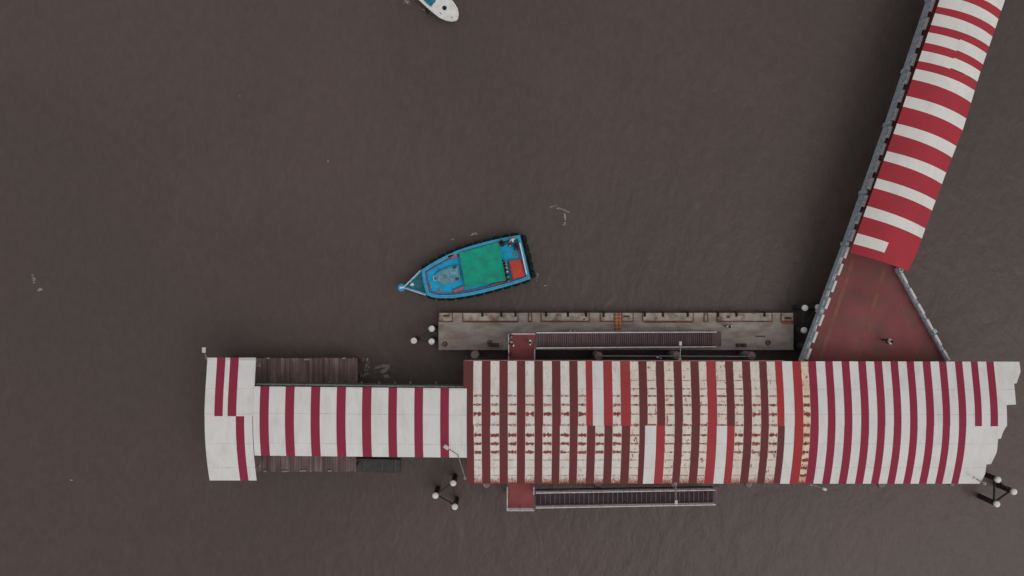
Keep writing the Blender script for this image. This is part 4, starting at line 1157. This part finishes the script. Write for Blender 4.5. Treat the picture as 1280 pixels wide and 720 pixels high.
m_skin = mat("skin_brown", (0.22, 0.11, 0.07), 0.6, 0.05, 5)
m_hair = mat("hair_black", (0.012, 0.011, 0.011), 0.7, 0.1, 9)
m_hairg = mat("hair_grey", (0.25, 0.24, 0.23), 0.7, 0.1, 9)
def cloth(name, c): return mat("cloth_" + name, c, 0.85, 0.1, 6)
CL = {'white': cloth('white', (.78, .77, .76)), 'black': cloth('black', (.02, .02, .024)), 'red': cloth('red', (.5, .03, .05)), 'navy': cloth('navy', (.03, .045, .1)),
      'tan': cloth('tan', (.62, .42, .27)), 'grey': cloth('grey', (.25, .25, .27)), 'blue': cloth('blue', (.12, .3, .45)), 'maroon': cloth('maroon', (.2, .03, .04))}
def person(px, py, z, face, pose, shirt, trousers, label, group=None, scale=1.0, hair=None, cap=None):
    if pose not in PM: PM[pose] = make_person_meshes(pose)
    M_ = PM[pose]
    hz = z + (1.3 if pose != 'sit' else 0.9)
    p = W(px, py, hz)
    def inst(nm, key, m, parent=None):
        me = M_[key].copy(); me.name = nm; me.materials.clear(); me.materials.append(m)
        for q in me.polygons: q.material_index = 0; q.use_smooth = True
        return link(nm, me, parent)
    b = inst('person', 'body', m_skin); b.location = (p.x, p.y, z); b.rotation_euler = (0, 0, R(face)); b.scale = (scale,) * 3
    tag(b, label, 'person', group)
    inst('shirt', 'shirt', CL[shirt], b); inst('trousers', 'trousers', CL[trousers], b); inst('hair', 'hair', hair or m_hair, b); inst('eyes', 'eyes', m_hair, b)
    if cap:
        hd = figure(pose)['hd']; k = MB(); k.blob((hd[0], hd[1] - 0.01, hd[2] + .06), (.115, .13, .085), 14, 8); k.box((hd[0], hd[1] + .15, hd[2] + .055), (.15, .12, .015)); k.build('cap', CL[cap], b, smooth=False)
    return b
BD = 1.42
g1 = 'people on the red landing'
person(638, 419, DZ, -60, 'stand', 'blue', 'black', 'person in light blue at the top left corner of the upper red landing', g1)
person(640.6, 429.7, DZ, 120, 'arms', 'white', 'navy', 'person in white standing near the left rail of the upper red landing', g1)
person(662.6, 428, DZ, 90, 'walk', 'white', 'grey', 'person in white at the gangway end of the upper red landing', g1)
person(638.2, 443.5, DZ, -20, 'stand', 'red', 'black', 'person in a red top beside the canopy edge on the upper red landing', g1)
person(911, 408.2, PZ, 5, 'arms', 'white', 'maroon', 'person in a white shirt walking on the pontoon near its right end', scale=1.06)
person(1112.5, 427, DZ, -90, 'walk', 'white', 'black', 'lone person crossing the open red deck of the bridge')
person(715.6, 413.8, PZ, 0, 'stand', 'white', 'grey', 'person in white on the pontoon against the upper gangway rail')
person(824, 447.5, DZ - 1.5 + 1.5, 160, 'stand', 'white', 'navy', 'person in white leaning out at the canopy edge left of the floodlight arm', scale=0.9)
g2 = 'people aboard the blue ferry'
person(628.3, 305.2, BD, 40, 'sit', 'black', 'black', 'person in black seated at the top corner of the green tarpaulin', g2)
person(637.2, 305, BD, 100, 'stand', 'tan', 'navy', 'person in a tan shirt standing near the stern of the blue ferry', g2)
person(640.4, 299.6, BD, 200, 'stand', 'white', 'red', 'person in a white cap and shirt against the top gunwale of the ferry', g2, cap='white')
person(645.2, 305.8, BD, 180, 'sit', 'navy', 'black', 'person in dark navy seated in the stern corner of the ferry', g2)
person(633.0, 330.3, BD, 100, 'sit', 'grey', 'black', 'grey haired person seated at the top left corner of the orange cover', g2, hair=m_hairg)
person(633.8, 337.2, BD, 100, 'sit', 'white', 'navy', 'person in white seated at the middle of the orange cover edge', g2)
person(634.4, 343.5, BD, 100, 'sit', 'blue', 'black', 'person in pale blue seated second from the bottom beside the orange cover', g2)
person(635.2, 349.3, BD, 100, 'sit', 'grey', 'maroon', 'person in grey seated at the bottom corner of the orange cover', g2)
person(1, 1, 0, 0, 'stand', 'grey', 'black', 'x') if False else None

# ------------------------------------------------------------ foam on the water
m_foam = mat("foam", rgb(134, 127, 123, K), 0.9, 0.2, 4, rgb(96, 88, 85, K), 0.8, 5)
def foam(spots, label):
    """spots: (px, py, rx, ry, angle, n)"""
    m_ = MB()
    for px, py, rx_, ry_, a_, n_ in spots:
        c = W(px, py, 0.0)
        for k in range(n_):
            rr = abs(random.gauss(0, 0.5)); th = random.uniform(0, 6.283)
            x = rx_ * rr * math.cos(th); y = ry_ * rr * math.sin(th); ca_, sa_ = math.cos(R(a_)), math.sin(R(a_))
            cx = c.x + x * ca_ - y * sa_; cy = c.y + x * sa_ + y * ca_
            s0 = random.uniform(.012, .05) * random.choice((1, 1, 1.6)); nv = 7
            ph = random.uniform(0, 6); st = random.uniform(1, 2.6)
            pts_ = []
            for i in range(nv):
                t = 2 * math.pi * i / nv; r1 = s0 * random.uniform(.6, 1.3)
                u, v = r1 * math.cos(t) * st, r1 * math.sin(t)
                pts_.append((cx + u * math.cos(ph * 0 + R(a_)) - v * math.sin(R(a_)), cy + u * math.sin(R(a_)) + v * math.cos(R(a_)), 0.012 + 0.004 * (k % 5)))
            m_.poly(pts_ + [(p[0], p[1], 0.004) for p in pts_], [list(range(nv))] + [[i, i + nv, (i + 1) % nv + nv, (i + 1) % nv] for i in range(nv)])
    o = m_.build('foam', m_foam); tag(o, label, 'foam', kind='stuff')
foam([(703, 262, .7, .08, -20, 40), (691, 258, .5, .06, 15, 14), (706, 271, .12, .7, 10, 26), (706, 279, .15, .25, 0, 10)], 'small curl of pale foam on open water up and right of the ferry')
foam([(42, 349, .12, .35, 20, 26), (49, 362, .3, .12, 30, 14)], 'two specks of pale foam near the left edge of the water')
foam([(593, 292.5, .35, .18, 5, 26), (566, 299, .5, .12, 20, 8)], 'thin foam along the upper side of the blue ferry')
foam([(458, 458, .9, .5, 80, 70), (478, 458, .8, .2, 8, 110), (480, 464, .6, .4, 30, 50), (483, 470, .5, .2, -20, 24), (455, 470, .5, .25, 10, 20)], 'churned pale foam beside the end of the plank landing')
foam([(480, 576, .5, .2, 0, 12), (492, 575, .3, .2, 30, 14)], 'faint foam below the narrow striped canopy')
foam([(508, 2, .5, .25, -30, 40), (531, 13, .6, .1, -25, 30), (515, -4, .5, .4, 0, 40)], 'white wash beside the motor launch at the top of the photo')
foam([(672, 345, .15, .9, -14, 8), (683, 357, .2, .1, 0, 3)], 'thin wake behind the stern tyres of the ferry')
foam([(410, 201, .1, .1, 0, 3), (1200, 150, .1, .1, 0, 2), (88, 600, .15, .05, 0, 2), (300, 120, .1, .05, 0, 2)], 'scattered tiny flecks of foam on the open water')
